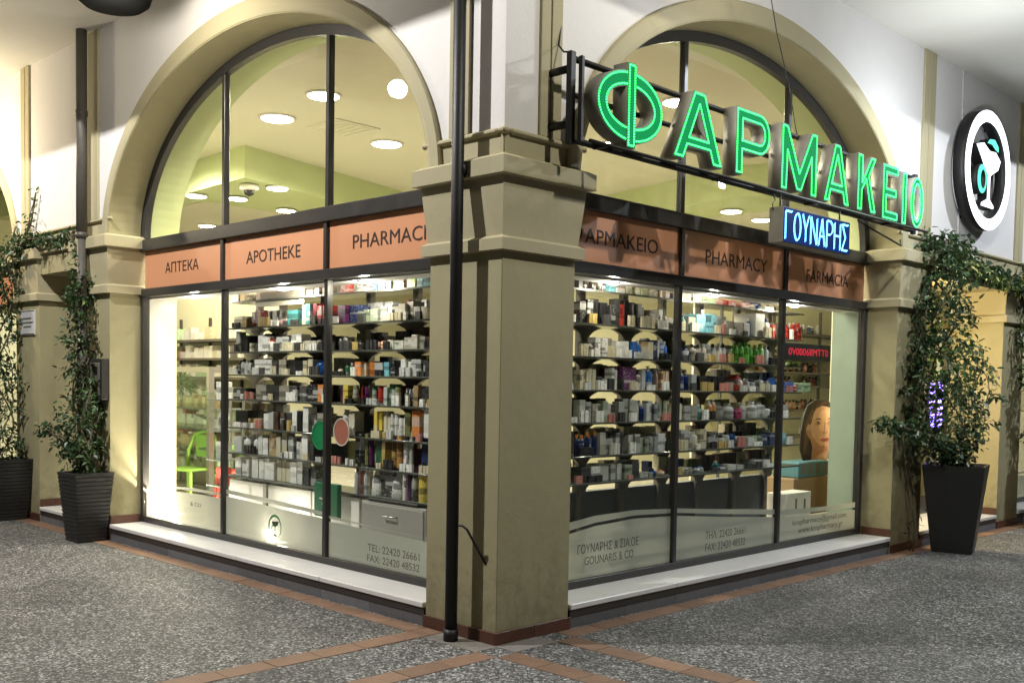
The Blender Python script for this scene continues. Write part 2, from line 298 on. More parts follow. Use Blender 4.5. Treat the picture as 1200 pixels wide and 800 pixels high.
def lettering(text, side, s0, s1, z0, z1, t, depth=.002, bold=0.0):
    """text fitted into s0..s1 (read by someone facing the wall), z0..z1, its face at t"""
    c = bpy.data.curves.new('text', 'FONT'); c.body = text; c.extrude = .01; c.offset = bold; c.resolution_u = 3
    o = bpy.data.objects.new('tmp', c); COL.objects.link(o); dg = bpy.context.evaluated_depsgraph_get(); dg.update()
    me = bpy.data.meshes.new_from_object(o.evaluated_get(dg)); bpy.data.objects.remove(o); bpy.data.curves.remove(c)
    xs = [v.co.x for v in me.vertices]; ys = [v.co.y for v in me.vertices]; xa, xb, ya, yb = min(xs), max(xs), min(ys), max(ys)
    for v in me.vertices:
        u = (v.co.x-xa)/(xb-xa); w = (v.co.y-ya)/(yb-ya); s = (s1+(s0-s1)*u) if side == 'L' else s0+(s1-s0)*u
        v.co = P(side, s, t-depth/2+(depth/2 if v.co.z > 0 else -depth/2), z0+(z1-z0)*w)
    return me
def unproj(px, py, ax, val):
    d = FW+RT*((px-600)/FOC)+UP*((504.26-py)/FOC); i = 'xyz'.index(ax); return CP+d*((val-CP[i])/d[i])
def proj(p):
    v = Vector(p)-CP; d = v.dot(FW); return 600+FOC*v.dot(RT)/d, 504.26-FOC*v.dot(UP)/d

# ------------------------------------------------------------------ ground
pave = link('pavement', box(-45, 45, -45, 45, -.30, 0), M_PAVE, kind='structure')
link('ground', box(-400, 400, -400, 400, -.6, -.302), mat('dark_asphalt', (.05, .05, .05), .9, var=.1), kind='structure')
tile_mesh = {}
def tile(x0, x1, y0, y1, m=M_TERRA, z=.004, name='terracotta_tile', parent=pave):
    g = .003; sx, sy = round(x1-x0-2*g, 4), round(y1-y0-2*g, 4); k = (sx, sy, m.name)
    if k not in tile_mesh: tile_mesh[k] = box(-sx/2, sx/2, -sy/2, sy/2, -.012, z, .0015)
    o = link(name, tile_mesh[k], m, parent); o.location = ((x0+x1)/2, (y0+y1)/2, rng.uniform(-.001, .001)); return o
def strip(x0, x1, y0, y1, along):
    a, b = (x0, x1) if along == 'x' else (y0, y1); n = max(1, round((b-a)/.31)); st = (b-a)/n
    for i in range(n):
        if along == 'x': tile(a+i*st, a+(i+1)*st, y0, y1)
        else: tile(x0, x1, a+i*st, a+(i+1)*st)
strip(-9.2, -.62, -.175, -.02, 'x')        # beside the left step
strip(.02, .175, .52, 10.5, 'y')           # beside the right step
strip(-.62, -.45, -4.6, -.02, 'y')         # out from the corner pillar, left
strip(.03, .20, -4.6, -.19, 'y')
strip(.20, 4.8, -.19, -.02, 'x')
strip(.175, 4.8, .35, .52, 'x')            # out from the corner pillar, right
link('joint_mortar', box(-.45, .03, -.20, -.012, -.01, .002), mat('grey_mortar', (.20, .185, .165), .9, var=.15, vscale=20, bump=.3), pave)
link('joint_mortar', box(.012, .19, -.02, .35, -.01, .0025), MATS['grey_mortar'], pave)

# ------------------------------------------------------------------ building
BLD = empty('corner_building', (0, 0, 0), label='cream and white arcaded corner building with pharmacy shop windows under the arches', category='building')
ZW, ZC, ARC, ARB, Z0 = 3.10, 4.92, 2.35, 1.485, 2.90
BAYS = {'L': [(.657, 5.36), (7.76, 12.46)], 'R': [(.657, 5.36), (8.78, 13.48)]}
PASS = {'L': (6.02, 7.10), 'R': (6.02, 8.12)}
END = {'L': 13.2, 'R': 14.2}
def arch_z(s, bay, a=ARC, b=ARB):
    c = (bay[0]+bay[1])/2; k = (s-c)/a; return Z0+b*math.sqrt(max(0, 1-k*k))
def ell(bay, a, b, n=56, z0=Z0):
    c = (bay[0]+bay[1])/2; return [(c+a*math.cos(math.pi*i/n), z0+b*math.sin(math.pi*i/n)) for i in range(n+1)]
def wall_mesh(side):
    """upper wall 0.657 thick pierced by the arches"""
    bm = bmesh.new(); T = -.657
    def quad(a, b, c, d): bm.faces.new([bm.verts.new(P(side, *q)) for q in (a, b, c, d)])
    prev = 0.0
    def block(s0, s1, zb):
        quad((s0, 0, zb), (s1, 0, zb), (s1, 0, ZC+.2), (s0, 0, ZC+.2)); quad((s0, T, zb), (s1, T, zb), (s1, T, ZC+.2), (s0, T, ZC+.2))
        quad((s0, 0, zb), (s1, 0, zb), (s1, T, zb), (s0, T, zb))
    for bay in BAYS[side]:
        a0, a1 = bay
        if a0 > 1:
            block(prev, a0, ZW-.02)
        else: block(prev, a0, ZW-.02)
        pts = ell(bay, ARC, ARB)[::-1]; pts[0] = (a0, Z0); pts[-1] = (a1, Z0)
        for (s0, z0), (s1, z1) in zip(pts, pts[1:]):
            quad((s0, 0, z0), (s1, 0, z1), (s1, 0, ZC+.2), (s0, 0, ZC+.2)); quad((s0, T, z0), (s1, T, z1), (s1, T, ZC+.2), (s0, T, ZC+.2))
        prev = a1
    if prev < END[side]: block(prev, END[side], ZW-.02)
    bmesh.ops.remove_doubles(bm, verts=bm.verts, dist=1e-5); return finish(bm)
def soffit(side, bay, t0, t1, a, b, th, z0=Z0):
    """thin curved lining of an arch reveal"""
    bm = bmesh.new(); o = ell(bay, a, b, 56, z0); i = ell(bay, a-th, b-th, 56, z0); rows = []
    for (so, zo), (si, zi) in zip(o, i): rows.append([bm.verts.new(P(side, so, t0, zo)), bm.verts.new(P(side, so, t1, zo)), bm.verts.new(P(side, si, t1, zi)), bm.verts.new(P(side, si, t0, zi))])
    for q, w in zip(rows, rows[1:]):
        for k in range(4): bm.faces.new((q[k], q[(k+1) % 4], w[(k+1) % 4], w[k]))
    bm.faces.new(rows[0]); bm.faces.new(rows[-1][::-1])
    return finish(bm, False)
def frame_extrude(side, bay, a, b, prof):
    """sweep a profile (dr,t) along the half ellipse"""
    bm = bmesh.new(); n = 64; rows = []
    for i in range(n+1):
        th = math.pi*i/n; c = (bay[0]+bay[1])/2
        rows.append([bm.verts.new(P(side, c+(a+dr)*math.cos(th), t, Z0+(b+dr*(1+.35*math.sin(th)))*math.sin(th))) for dr, t in prof])
    m = len(prof)
    for q, w in zip(rows, rows[1:]):
        for k in range(m): bm.faces.new((q[k], q[(k+1) % m], w[(k+1) % m], w[k]))
    bm.faces.new(rows[0]); bm.faces.new(rows[-1][::-1]); return finish(bm, False)
CAPPROF = [(0, 2.385), (.045, 2.387), (.045, 2.455), (.012, 2.475), (.035, 2.70), (.045, 2.822), (.09, 2.826), (.09, 2.925), (.055, 2.945), (.002, 2.95)]
def capital(x0, x1, y0, y1):
    bm = bmesh.new(); rings = []
    for o, z in CAPPROF: rings.append([bm.verts.new((x, y, z)) for x, y in ((x0-o, y0-o), (x1+o, y0-o), (x1+o, y1+o), (x0-o, y1+o))])
    for q, w in zip(rings, rings[1:]):
        for k in range(4): bm.faces.new((q[k], q[(k+1) % 4], w[(k+1) % 4], w[k]))
    bm.faces.new(rings[0][::-1]); bm.faces.new(rings[-1]); return finish(bm)
def pillar(x0, x1, y0, y1, faces):
    p = link('pillar', box(x0, x1, y0, y1, -.05, ZW-.02, .004), M_CREAM, BLD)
    link('capital', capital(x0, x1, y0, y1), M_TRIM, p)
    for f, a, b in faces:                      # skirting tiles
        n = max(1, round((b-a)/.33)); st = (b-a)/n
        zb = f[1]
        for i in range(n):
            u, v = a+i*st+.001, a+(i+1)*st-.001
            if f[0] == 'y-': me = box(u, v, y0-.014, y0+.002, zb, zb+.078, .002)
            elif f[0] == 'x+': me = box(x1-.002, x1+.014, u, v, zb, zb+.078, .002)
            elif f[0] == 'y-j': me = box(u, v, y0-.010, y0+.002, zb, zb+.075, .002)
            link('skirting_tile', me, M_SKIRT, p)
    return p
SK = .014
pillar(-.657, 0, 0, .657, [(('y-', 0), -.657-SK, 0), (('x+', 0), -SK, .657+SK)])
rb = random.Random(5); corner = [o for o in BLD.children if o.name.startswith('pillar')][0]
for k in range(16):
    u = k/15; y, z = .08+.42*u, .80+.13*u+rb.uniform(-.02, .02)
    if rb.random() < .3: z -= .06
    a, b_ = rb.uniform(.010, .035), rb.uniform(.006, .014); n = 9; bm = bmesh.new(); c = bm.verts.new((rb.uniform(.0012, .003), y, z)); rg_ = [bm.verts.new((-.0005, y+a*math.cos(i*6.283/n)*rb.uniform(.6, 1), z+b_*math.sin(i*6.283/n)*rb.uniform(.6, 1))) for i in range(n)]
    for i in range(n): bm.faces.new((rg_[i], rg_[(i+1) % n], c))
    link('paint_blister', finish(bm, True), M_CREAM, corner)
p2 = pillar(-6.02, -5.36, 0, .657, [(('y-', 0), -6.02-SK, -5.36), (('x+', .160), 0, .30)])
p4 = pillar(-7.76, -7.10, 0, .657, [(('y-', 0), -7.76, -7.10), (('x+', .160), 0, .62)])
pillar(-13.2, -12.46, 0, .657, [])
p3 = pillar(-.657, 0, 5.36, 6.02, [(('x+', 0), 5.36, 6.02+SK), (('y-j', .160), -.30, 0)])
p5 = pillar(-.657, 0, 8.12, 8.78, [(('x+', 0), 8.12, 8.78), (('y-j', .160), -.62, 0)])
pillar(-.657, 0, 13.48, 14.2, [])
for side in 'LR':
    w = link('facade_wall', wall_mesh(side), M_WHITE, BLD)
    # cream zone above the capitals up to the string moulding, moulding, paired strips
    zones = [(0, .657, False), (5.36, BAYS[side][1][0], True), (BAYS[side][1][1], END[side], False)]
    for a, b, ps in zones:
        ext = 0.0
        if ps:
            lz = 2.66 if side == 'L' else 2.74
            link('lintel', fbox(side, PASS[side][0], PASS[side][1], -.657, -.001, lz, ZW-.021), M_CREAM, w)
            link('string_moulding', fbox(side, PASS[side][0]+.095, PASS[side][1]-.095, -.003, .03, 2.87, 2.90, .006), M_TRIM, w)
        link('string_moulding', fbox(side, a+.035 if a == 0 else a-.07, b+.07, -.003, .032, 3.072, 3.108, .012), M_TRIM, w)
        link('frieze_band', fbox(side, a+.004, b, -.004, .004, 2.955 if not ps else 2.90, 3.072), M_TRIM, w)
    if side == 'L': strips = [(.295, .475), (5.58, 5.80), (7.32, 7.55)]
    else: strips = [(.285, .475), (5.74, 6.00), (8.33, 8.56)]
    for a, b in strips:
        link('pilaster_strip', fbox(side, a, a+(b-a)*.44, 0, .022, 3.108, ZC, .003), M_TRIM, w)
        link('pilaster_strip', fbox(side, a+(b-a)*.50, b, 0, .022, 3.108, ZC, .003), M_TRIM, w)
link('string_moulding', box(-.03, .032, -.032, .03, 3.0725, 3.1085, .012), M_TRIM, BLD)
for side in 'LR':
    for bi, bay in enumerate(BAYS[side]):
        link('archivolt', frame_extrude(side, bay, ARC, ARB, [(0.0, .0), (.0, .026), (.03, .034), (.105, .034), (.115, .022), (.115, .0)]), M_TRIM, BLD)
        link('arch_soffit', soffit(side, bay, .02, -.30, ARC+.002, ARB+.002, .012), M_CREAM, BLD)
        link('arch_reveal', soffit(side, bay, -.40, -.70, ARC+.002, ARB+.002, .014), M_LIME, BLD)
# canopy over the pavement, roof, inner floor, ceiling, walls
link('canopy_ceiling', box(-14.2, 1.2, -1.2, 15.2, ZC, ZC+.25), M_CEIL, BLD)
link('upper_storey', box(-14, -.02, .02, 15, ZC+.25, 8.5), M_WHITE, BLD)
link('interior_floor', box(-13.1, -.40, .40, 14.1, .02, .150), M_IFLOOR, BLD)
link('interior_ceiling', box(-13.1, -.60, .60, 14.1, 4.42, 4.60), M_ICEIL, BLD)
link('interior_wall', box(-13.2, -13.0, .66, 14.2, 0, 4.45), M_INT, BLD)
link('interior_wall', box(-13.0, -.66, 13.0, 13.2, 0, 4.45), M_INT, BLD)
link('interior_lining', box(-5.42, -5.352, .40, .672, .15, 2.95), M_IWHITE, BLD)
link('interior_lining', box(-.672, -.40, 5.352, 5.42, .15, 2.95), mat('dimmed_lining', (.26, .33, .27), .6, var=.08), BLD)  # right lining's dimness behind the glass is put into its colour
link('interior_lining', box(-.665, -.40, .40, .665, .15, 2.95), M_IWHITE, BLD)
# bulkheads with recessed lamps
def prism_xy(pts, z0, z1):
    bm = bmesh.new(); a = [bm.verts.new((x, y, z0)) for x, y in pts]; b = [bm.verts.new((x, y, z1)) for x, y in pts]; n = len(pts)
    bm.faces.new(a[::-1]); bm.faces.new(b)
    for i in range(n): bm.faces.new((a[i], a[(i+1) % n], b[(i+1) % n], b[i]))
    return finish(bm)
link('lime_bulkhead', prism_xy([(-6.91, 2.37), (-8.3, 7.2), (-12.98, 7.2), (-12.98, 1.5), (-8.6, 2.45)], 4.03, 4.43), M_LIME, BLD)
link('lime_bulkhead', prism_xy([(-3.2, 7.2), (-1.2, 7.6), (-1.2, 12.98), (-7.5, 12.98), (-7.5, 8.2)], 4.03, 4.43), M_LIME, BLD)
link('bulkhead_panel', box(-12.5, -8.9, 2.9, 7, 4.02, 4.031), M_ICEIL, BLD)
link('bulkhead_panel', box(-7, -1.5, 8.4, 12.5, 4.02, 4.031), M_ICEIL, BLD)
# steps: marble slabs, dark nosing, grey risers, in pieces
def step(side, s0, s1, depth, name='shop_step'):
    st = link(name, fbox(side, s0, s1, -depth, -.012, -.05, .118), M_NOSE, BLD)
    n = max(1, round((s1-s0)/1.18)); w = (s1-s0)/n
    for i in range(n): link('marble_slab', fbox(side, s0+i*w+.001, s0+(i+1)*w-.001, -depth, .012, .119, .158, .006), M_MARBLE, st)
    link('step_edge', fbox(side, s0, s1, -.011, .002, .072, .118), M_NOSE, st)
    n = max(1, round((s1-s0)/.60)); w = (s1-s0)/n
    for i in range(n): link('riser_stone', fbox(side, s0+i*w+.001, s0+(i+1)*w-.001, -.011, -.002, 0, .071, .001), M_RISER, st)
for side in 'LR':
    step(side, .672, 5.345, .40); step(side, PASS[side][0]+.015, PASS[side][1]-.015, .75, 'passage_step'); step(side, BAYS[side][1][0]+.015, BAYS[side][1][1]-.015, .40)

# ------------------------------------------------------------------ windows
TG = -.338
FILM = {'L': {0: ([(.0, .508), (.3, .547), (.6, .572), (1, .566)], [(.0, .449), (.45, .513), (1, .526)]),
              1: ([(.0, .61), (.5, .589), (1, .557)], [(.0, .55), (.5, .525), (1, .504)]),
              2: ([(.0, .538), (.5, .505), (1, .49)], [(0, .492), (1, .466)])},
        'R': {0: ([(.0, .55), (.15, .618), (.4, .652), (.7, .659), (1, .635)], [(.0, .47), (.15, .534), (.4, .578), (.7, .595), (1, .577)]),
              1: ([(.0, .634), (.45, .578), (1, .514)], [(.0, .577), (.45, .514), (1, .445)]),
              2: ([(.0, .503), (.5, .476), (1, .473)], [(.0, .43), (.5, .411), (1, .396)])}}
def poly_interp(pts, u):
    for (a, va), (b, vb) in zip(pts, pts[1:]):
        if u <= b: return va+(vb-va)*(u-a)/(b-a)
    return pts[-1][1]
def window(side, bay, main):
    c = (bay[0]+bay[1])/2; a, b = 2.345, 1.465; mw = .0225
    W_ = link('arch_window', fbox(side, bay[0]+.002, bay[0]+.062, TG-.03, TG+.03, .158, 2.362), M_FRAME, BLD)
    link('jamb_post', fbox(side, bay[1]-.062, bay[1]-.002, TG-.03, TG+.03, .158, 2.362), M_FRAME, W_)
    off = .003
    link('base_rail', fbox(side, bay[0]+.063, bay[1]-.063, TG-.028, TG+.026, .1585, .215, .003), M_FRAME, W_)
    link('lower_transom', fbox(side, bay[0]+.002, bay[1]-.002, TG-.035, TG+.045, 2.363, 2.442, .006), M_FRAME, W_)
    link('upper_transom', fbox(side, bay[0]+.002, bay[1]-.002, TG-.035, TG+.055, 2.80, 2.915, .006), M_FRAME, W_)
    link('arch_frame', soffit(side, bay, TG+.03, TG-.03, a, b, .085, Z0+.016), M_FRAME, W_)
    m1, m2 = bay[0]+(2.25-.657), bay[0]+(3.80-.657)
    for m in (m1, m2):
        zt = Z0+(b-.04)*math.sqrt(1-((m-c)/(a-.04))**2)
        link('mullion', fbox(side, m-mw, m+mw, TG-.027, TG+.027, .2155, 2.3625, .004), M_FRAME, W_)
        link('mullion', fbox(side, m-mw, m+mw, TG-.027, TG+.04, 2.4425, 2.7995, .004), M_FRAME, W_)
        link('mullion', fbox(side, m-mw, m+mw, TG-.027, TG+.027, 2.9155, zt, .004), M_FRAME, W_)
    cuts = [(bay[0]+.062, m1-mw), (m1+mw, m2-mw), (m2+mw, bay[1]-.062)]
    for i, (s0, s1) in enumerate(cuts):
        link('window_pane', fbox(side, s0, s1, TG-.004, TG+.004, .21, 2.37), M_GLASS, W_)
        pts = [(s0, 2.912)]+[(s1, 2.912)]
        top = [(s0+(s1-s0)*k/16, Z0+(b-.05)*math.sqrt(max(0, 1-((s0+(s1-s0)*k/16-c)/(a-.05))**2))) for k in range(17)][::-1]
        top = [(s, max(z, 2.92)) for s, z in top]
        link('window_pane', fprism(side, pts+top, TG-.004, TG+.004), M_GLASS, W_)
        link('sign_panel', fbox(side, s0, s1, TG-.010, TG+.012, 2.4425, 2.7995), M_PANEL, W_)
        # frosted film: lower field and the band above the clear line
        if main:
            flip = side == 'L'; key = (2-i) if flip else i
            up, lo = FILM[side][key if not flip else {0: 0, 1: 1, 2: 2}[key]]
        else: up, lo = [(0, .55), (1, .55)], [(0, .5), (1, .5)]
        n = 20; L1, L2 = [], []
        for k in range(n+1):
            u = k/n; s = s1+(s0-s1)*u if side == 'L' else s0+(s1-s0)*u     # u runs left to right for someone outside
            L1.append((s, poly_interp(up, u))); L2.append((s, poly_interp(lo, u)))
        link('frosted_film', fprism(side, [(L1[0][0], .216)]+[(s, z) for s, z in L2]+[(L1[-1][0], .216)], TG-.0065, TG-.0055), M_FILM, W_)
        link('frosted_film', fprism(side, [(s, z+.024) for s, z in L2]+L1[::-1], TG-.0065, TG-.0055), M_FILM, W_)
    return W_
WIN = {}
for side in 'LR':
    for i, bay in enumerate(BAYS[side]): WIN[side, i] = window(side, bay, i == 0)
for side, txt, a, b, z0, z1 in (('L', 'АПТЕКА', 4.25, 4.88, 2.572, 2.668), ('L', 'APOTHEKE', 2.62, 3.43, 2.562, 2.665), ('L', 'PHARMACIE', .99, 1.925, 2.572, 2.675),
                                ('R', 'ΦAPMAKEIO', .98, 1.96, 2.572, 2.690), ('R', 'PHARMACY', 2.588, 3.508, 2.568, 2.678), ('R', 'FARMACIA', 4.18, 4.97, 2.555, 2.665)):
    link('panel_lettering', lettering(txt, side, a, b, z0, z1, TG+.0145, .003, .0), M_INK, WIN[side, 0])
for side, txt, a, b, z0, z1 in (('L', 'TEL: 22420 26661', 1.13, 1.727, .325, .380), ('L', 'FAX: 22420 48532', 1.13, 1.733, .246, .300), ('L', '& CO', 4.22, 4.42, .405, .44),
                                ('R', 'ΓΟΥΝΑΡΗΣ & ΣΙΑ.ΟΕ', 1.133, 1.83, .392, .458), ('R', 'GOUNARIS & CO', 1.21, 1.77, .305, .365),
                                ('R', 'ΤΗΛ: 22420 26661', 2.715, 3.31, .345, .410), ('R', 'FAX: 22420 48532', 2.715, 3.31, .245, .312),
                                ('R', 'kospharmacy@gmail.com', 4.10, 5.12, .325, .395), ('R', 'www.kospharmacy.gr', 4.20, 5.05, .245, .315)):
    link('film_lettering', lettering(txt, side, a, b, z0, z1, TG-.0046, .0008, .0), M_INKG, WIN[side, 0])
# emblem on the middle left film: green ring, cup, snake
M_EMG = mat('green_emblem_print', (.06, .26, .09), .5); M_EMD = mat('dark_emblem_print', (.05, .07, .04), .5)
def arcband(cx, cz, ra, rb, a0, a1, w, n=36):
    o, i = [], []
    for k in range(n+1):
        th = R(a0+(a1-a0)*k/n); ww = w*math.sin(math.pi*min(1, max(.08, k/n)))
        o.append((cx+ra*math.cos(th), cz+rb*math.sin(th))); i.append((cx+(ra-ww)*math.cos(th), cz+(rb-ww)*math.sin(th)))
    return o+i[::-1]
link('emblem_ring', fprism('L', arcband(2.99, .362, .098, .105, -60, 235, .022), TG-.0052, TG-.0046), M_EMG, WIN['L', 0])
link('emblem_cup', fprism('L', [(2.93, .415), (3.04, .405), (3.02, .375), (2.995, .365), (2.995, .30), (3.02, .285), (2.95, .285), (2.98, .30), (2.98, .365), (2.95, .378)], TG-.0052, TG-.0046), M_EMD, WIN['L', 0])
link('emblem_snake', fprism('L', arcband(3.015, .345, .03, .036, -80, 200, .012), TG-.0050, TG-.0044), M_EMG, WIN['L', 0])

# passage doors
def door(side, t, lit):
    a, b = PASS[side]
    d = link('passage_door', fbox(side, a+.02, a+.09, t-.04, t+.02, .158, 2.70), M_FRAME, BLD)
    link('door_post', fbox(side, b-.09, b-.02, t-.04, t+.02, .158, 2.70), M_FRAME, d)
    link('door_head', fbox(side, a+.091, b-.091, t-.04, t+.02, 2.30, 2.70), M_FRAME if side == 'L' else M_CREAM, d)
    link('door_stile', fbox(side, (a+b)/2-.05, (a+b)/2+.05, t-.03, t+.015, .158, 2.299), M_FRAME, d)
    link('door_kick_rail', fbox(side, a+.091, b-.091, t-.025, t+.012, .158, .36), M_FRAME, d)
    link('window_pane', fbox(side, a+.091, b-.091, t-.008, t-.002, .36, 2.299), M_GLASS, d)
    link('door_handle', fbox(side, (a+b)/2+.06, (a+b)/2+.085, t+.02, t+.06, .95, 1.30), M_STEEL, d)
door('L', -.66, True); door('R', -.62, True)
link('lobby_wall', box(-7.7, -6.0, .98, 1.02, .15, 4.3), M_INT, BLD)
link('lobby_wall', box(-1.04, -1.0, 6.03, 8.7, .15, 4.3), M_INT, BLD)

# ------------------------------------------------------------------ green letter sign
SG = empty('letter_sign', (.2, 2.7, 3.3), label='green LED letter sign reading ΦΑΡΜΑΚΕΙΟ on a black tube frame', category='sign'); bpy.context.view_layer.update()
def kid(name, me, m, parent, **pr):
    """part whose mesh is in world coordinates"""
    o = link(name, me, m, parent, **pr); q = parent; off = Vector((0, 0, 0))
    while q is not None: off += q.location; q = q.parent
    o.location = -off; return o
def inset(loop, d):
    n = len(loop); A = sum(loop[i][0]*loop[(i+1) % n][1]-loop[(i+1) % n][0]*loop[i][1] for i in range(n)); sg = 1 if A > 0 else -1; out = []
    for i in range(n):
        p0, p1, p2 = Vector(loop[i-1]), Vector(loop[i]), Vector(loop[(i+1) % n]); e1 = (p1-p0).normalized(); e2 = (p2-p1).normalized()
        n1 = Vector((-e1.y, e1.x))*sg; n2 = Vector((-e2.y, e2.x))*sg; m = n1+n2
        if m.length < 1e-4: m = n1
        else: m = m/ m.length; m = m/max(.45, m.dot(n1))
        out.append(tuple(p1+m*d))
    return out
def dots(side, lines, t, sp, r, closed=True):
    bm = bmesh.new()
    for lp in lines:
        pts = [Vector(p) for p in lp]; seg = list(zip(pts, pts[1:]+([pts[0]] if closed else []))) if closed else list(zip(pts, pts[1:]))
        carry = 0.0
        for a, b in seg:
            l = (b-a).length
            if l < 1e-5: continue
            x = carry
            while x < l:
                q = a+(b-a)*(x/l); c0 = bm.verts.new(P(side, q.x, t+r*.9, q.y)); ring = [bm.verts.new(P(side, q.x+r*math.cos(k*math.pi/3), t, q.y+r*math.sin(k*math.pi/3))) for k in range(6)]
                for k in range(6): bm.faces.new((ring[k], ring[(k+1) % 6], c0))
                x += sp
            carry = x-l
    return finish(bm)
def elp(cx, cz, a, b, n=36): return [(cx+a*math.cos(2*math.pi*k/n), cz+b*math.sin(2*math.pi*k/n)) for k in range(n)]
def glyph(ch, x0, x1, z0, z1):
    Wd, H = x1-x0, z1-z0; w = min(.092, Wd*.27); f = lambda L: [(x0+x, z0+z) for x, z in L]
    if ch == 'Α':
        w = Wd*.205; m = (Wd/2-.55*w)/H; cb = .19*H; ct = cb+.075
        return [f([(0, 0), (w, 0), (w+m*cb, cb), (Wd-w-m*cb, cb), (Wd-w, 0), (Wd, 0), (Wd/2+.55*w, H), (Wd/2-.55*w, H)]), f([(w+m*ct, ct), (Wd-w-m*ct, ct), (Wd/2, (Wd/2-w)/m)])]
    if ch == 'Ρ':
        w = .094; c = H*.36; r = (H-c)/2; n = 12; k = Wd-r*.95
        arc = [(k+r*.95*math.sin(math.pi*i/n), c+r-r*math.cos(math.pi*i/n)) for i in range(n+1)]; ri = r-w*.92
        arci = [(k+(r*.95-w*.92)*math.sin(math.pi*i/n), c+r-ri*math.cos(math.pi*i/n)) for i in range(n+1)]
        return [f([(0, 0), (w, 0), (w, c)]+arc+[(0, H)]), f([(w, c+r-ri)]+arci+[(w, c+r+ri)])]
    if ch == 'Μ': return [f([(0, 0), (w, 0), (w, .56*H), (Wd/2-.42*w, .03*H), (Wd/2+.42*w, .03*H), (Wd-w, .56*H), (Wd-w, 0), (Wd, 0), (Wd, H), (Wd-w*.95, H), (Wd/2, .36*H), (w*.95, H), (0, H)])]
    if ch == 'Κ': return [f([(0, 0), (w, 0), (w, .36*H), (.43*Wd, .52*H), (Wd-1.15*w, 0), (Wd, 0), (.62*Wd, .64*H), (Wd*.97, H), (Wd-1.25*w, H), (w, .56*H), (w, H), (0, H)])]
    if ch == 'Ε': return [f([(0, 0), (Wd, 0), (Wd, w), (w, w), (w, .5*H-w/2), (Wd*.9, .5*H-w/2), (Wd*.9, .5*H+w/2), (w, .5*H+w/2), (w, H-w), (Wd, H-w), (Wd, H), (0, H)])]
    if ch == 'Ι': return [f([(0, 0), (Wd, 0), (Wd, H), (0, H)])]
    if ch == 'Ο': return [elp(x0+Wd/2, z0+H/2, Wd/2, H/2), elp(x0+Wd/2, z0+H/2, Wd/2-w, H/2-w)]
SPEC = [('Α', 1.252, 1.828, 3.105, 3.575), ('Ρ', 1.992, 2.445, 3.105, 3.575), ('Μ', 2.609, 3.146, 3.085, 3.575), ('Α', 3.263, 3.688, 3.085, 3.560),
        ('Κ', 3.827, 4.175, 3.085, 3.555), ('Ε', 4.290, 4.593, 3.07, 3.545), ('Ι', 4.675, 4.765, 3.065, 3.530), ('Ο', 4.845, 5.125, 3.06, 3.525)]
TB, TF = .205, .312
def letter(loops, t0, t1, parent):
    L = kid('letter', fcurve('R', loops, t1, t1-t0), M_SIDE, parent)
    kid('letter_face', fcurve('R', [inset(loops[0], .004)]+[inset(l, -.004) for l in loops[1:]], t1+.003, .0028), M_FACE_G, L)
    kid('led_strip', dots('R', [inset(loops[0], .015)]+[inset(l, -.015) for l in loops[1:]], t1+.0032, 0.0165, .0066), M_LED_G, L, kind='stuff')
    return L
ring = [elp(.80, 3.330, .330, .222, 44), elp(.80, 3.330, .228, .122, 44)]
letter(ring, TB, TF, SG)
letter([[(.757, 3.075), (.843, 3.075), (.843, 3.60), (.757, 3.60)]], TB-.004, TF+.006, SG)
for ch, a, b, z0, z1 in SPEC: letter(glyph(ch, a, b, z0, z1), TB, TF, SG)
for z, r in ((3.56, .020), (3.345, .017), (3.075, .020)): kid('frame_rail', tube([(.185, .36, z), (.185, 5.22, z)], r, 10), M_BLACK, SG)
kid('frame_rail', tube([(.325, .40, 3.052), (.325, 5.2, 3.052)], .012, 8), M_BLACK, SG)
kid('frame_post', box(.165, .205, .352, .40, 3.045, 3.60, .004), M_BLACK, SG); kid('frame_post', box(.165, .205, 5.19, 5.235, 3.045, 3.60, .004), M_BLACK, SG)
kid('frame_post', box(.245, .275, .372, .40, 3.05, 3.56, .004), M_BLACK, SG)
for y in (.376, 5.21):
    for z in (3.50, 3.17): kid('wall_bracket', tube([(-.005, y, z), (.17, y, z)], .024, 10), M_BLACK, SG)
for y in (.60, 1.9, 3.2, 4.55): kid('cross_tie', box(.185, .325, y-.01, y+.01, 3.050, 3.070), M_BLACK, SG)
# blue sign
BS = empty('hanging_sign', (.27, 3.15, 2.8), label='small blue LED box sign reading ΓΟΥΝΑΡΗΣ hanging below the green letters', category='sign')
bpy.context.view_layer.update()
kid('sign_box', box(.20, .322, 2.645, 3.70, 2.690, 2.960, .004), M_SIDE, BS)
kid('sign_face', box(.322, .327, 2.652, 3.693, 2.697, 2.953), M_FACE_B, BS)
GL = {'Γ': [[(0, 0), (0, 1), (1, 1)]], 'Ο': [[(.5+.5*math.cos(a*math.pi/8), .5+.5*math.sin(a*math.pi/8)) for a in range(17)]], 'Υ': [[(0, 1), (.5, .48), (1, 1)], [(.5, .45), (.5, 0)]],
      'Ν': [[(0, 0), (0, 1), (1, 0), (1, 1)]], 'Α': [[(0, 0), (.5, 1), (1, 0)], [(.22, .35), (.78, .35)]], 'Ρ': [[(0, 0), (0, 1), (.6, 1), (.95, .88), (1, .74), (.95, .6), (.6, .48), (.05, .48)]],
      'Η': [[(0, 0), (0, 1)], [(1, 0), (1, 1)], [(.05, .5), (.95, .5)]], 'Σ': [[(1, 1), (0, 1), (.6, .5), (0, 0), (1, 0)]]}
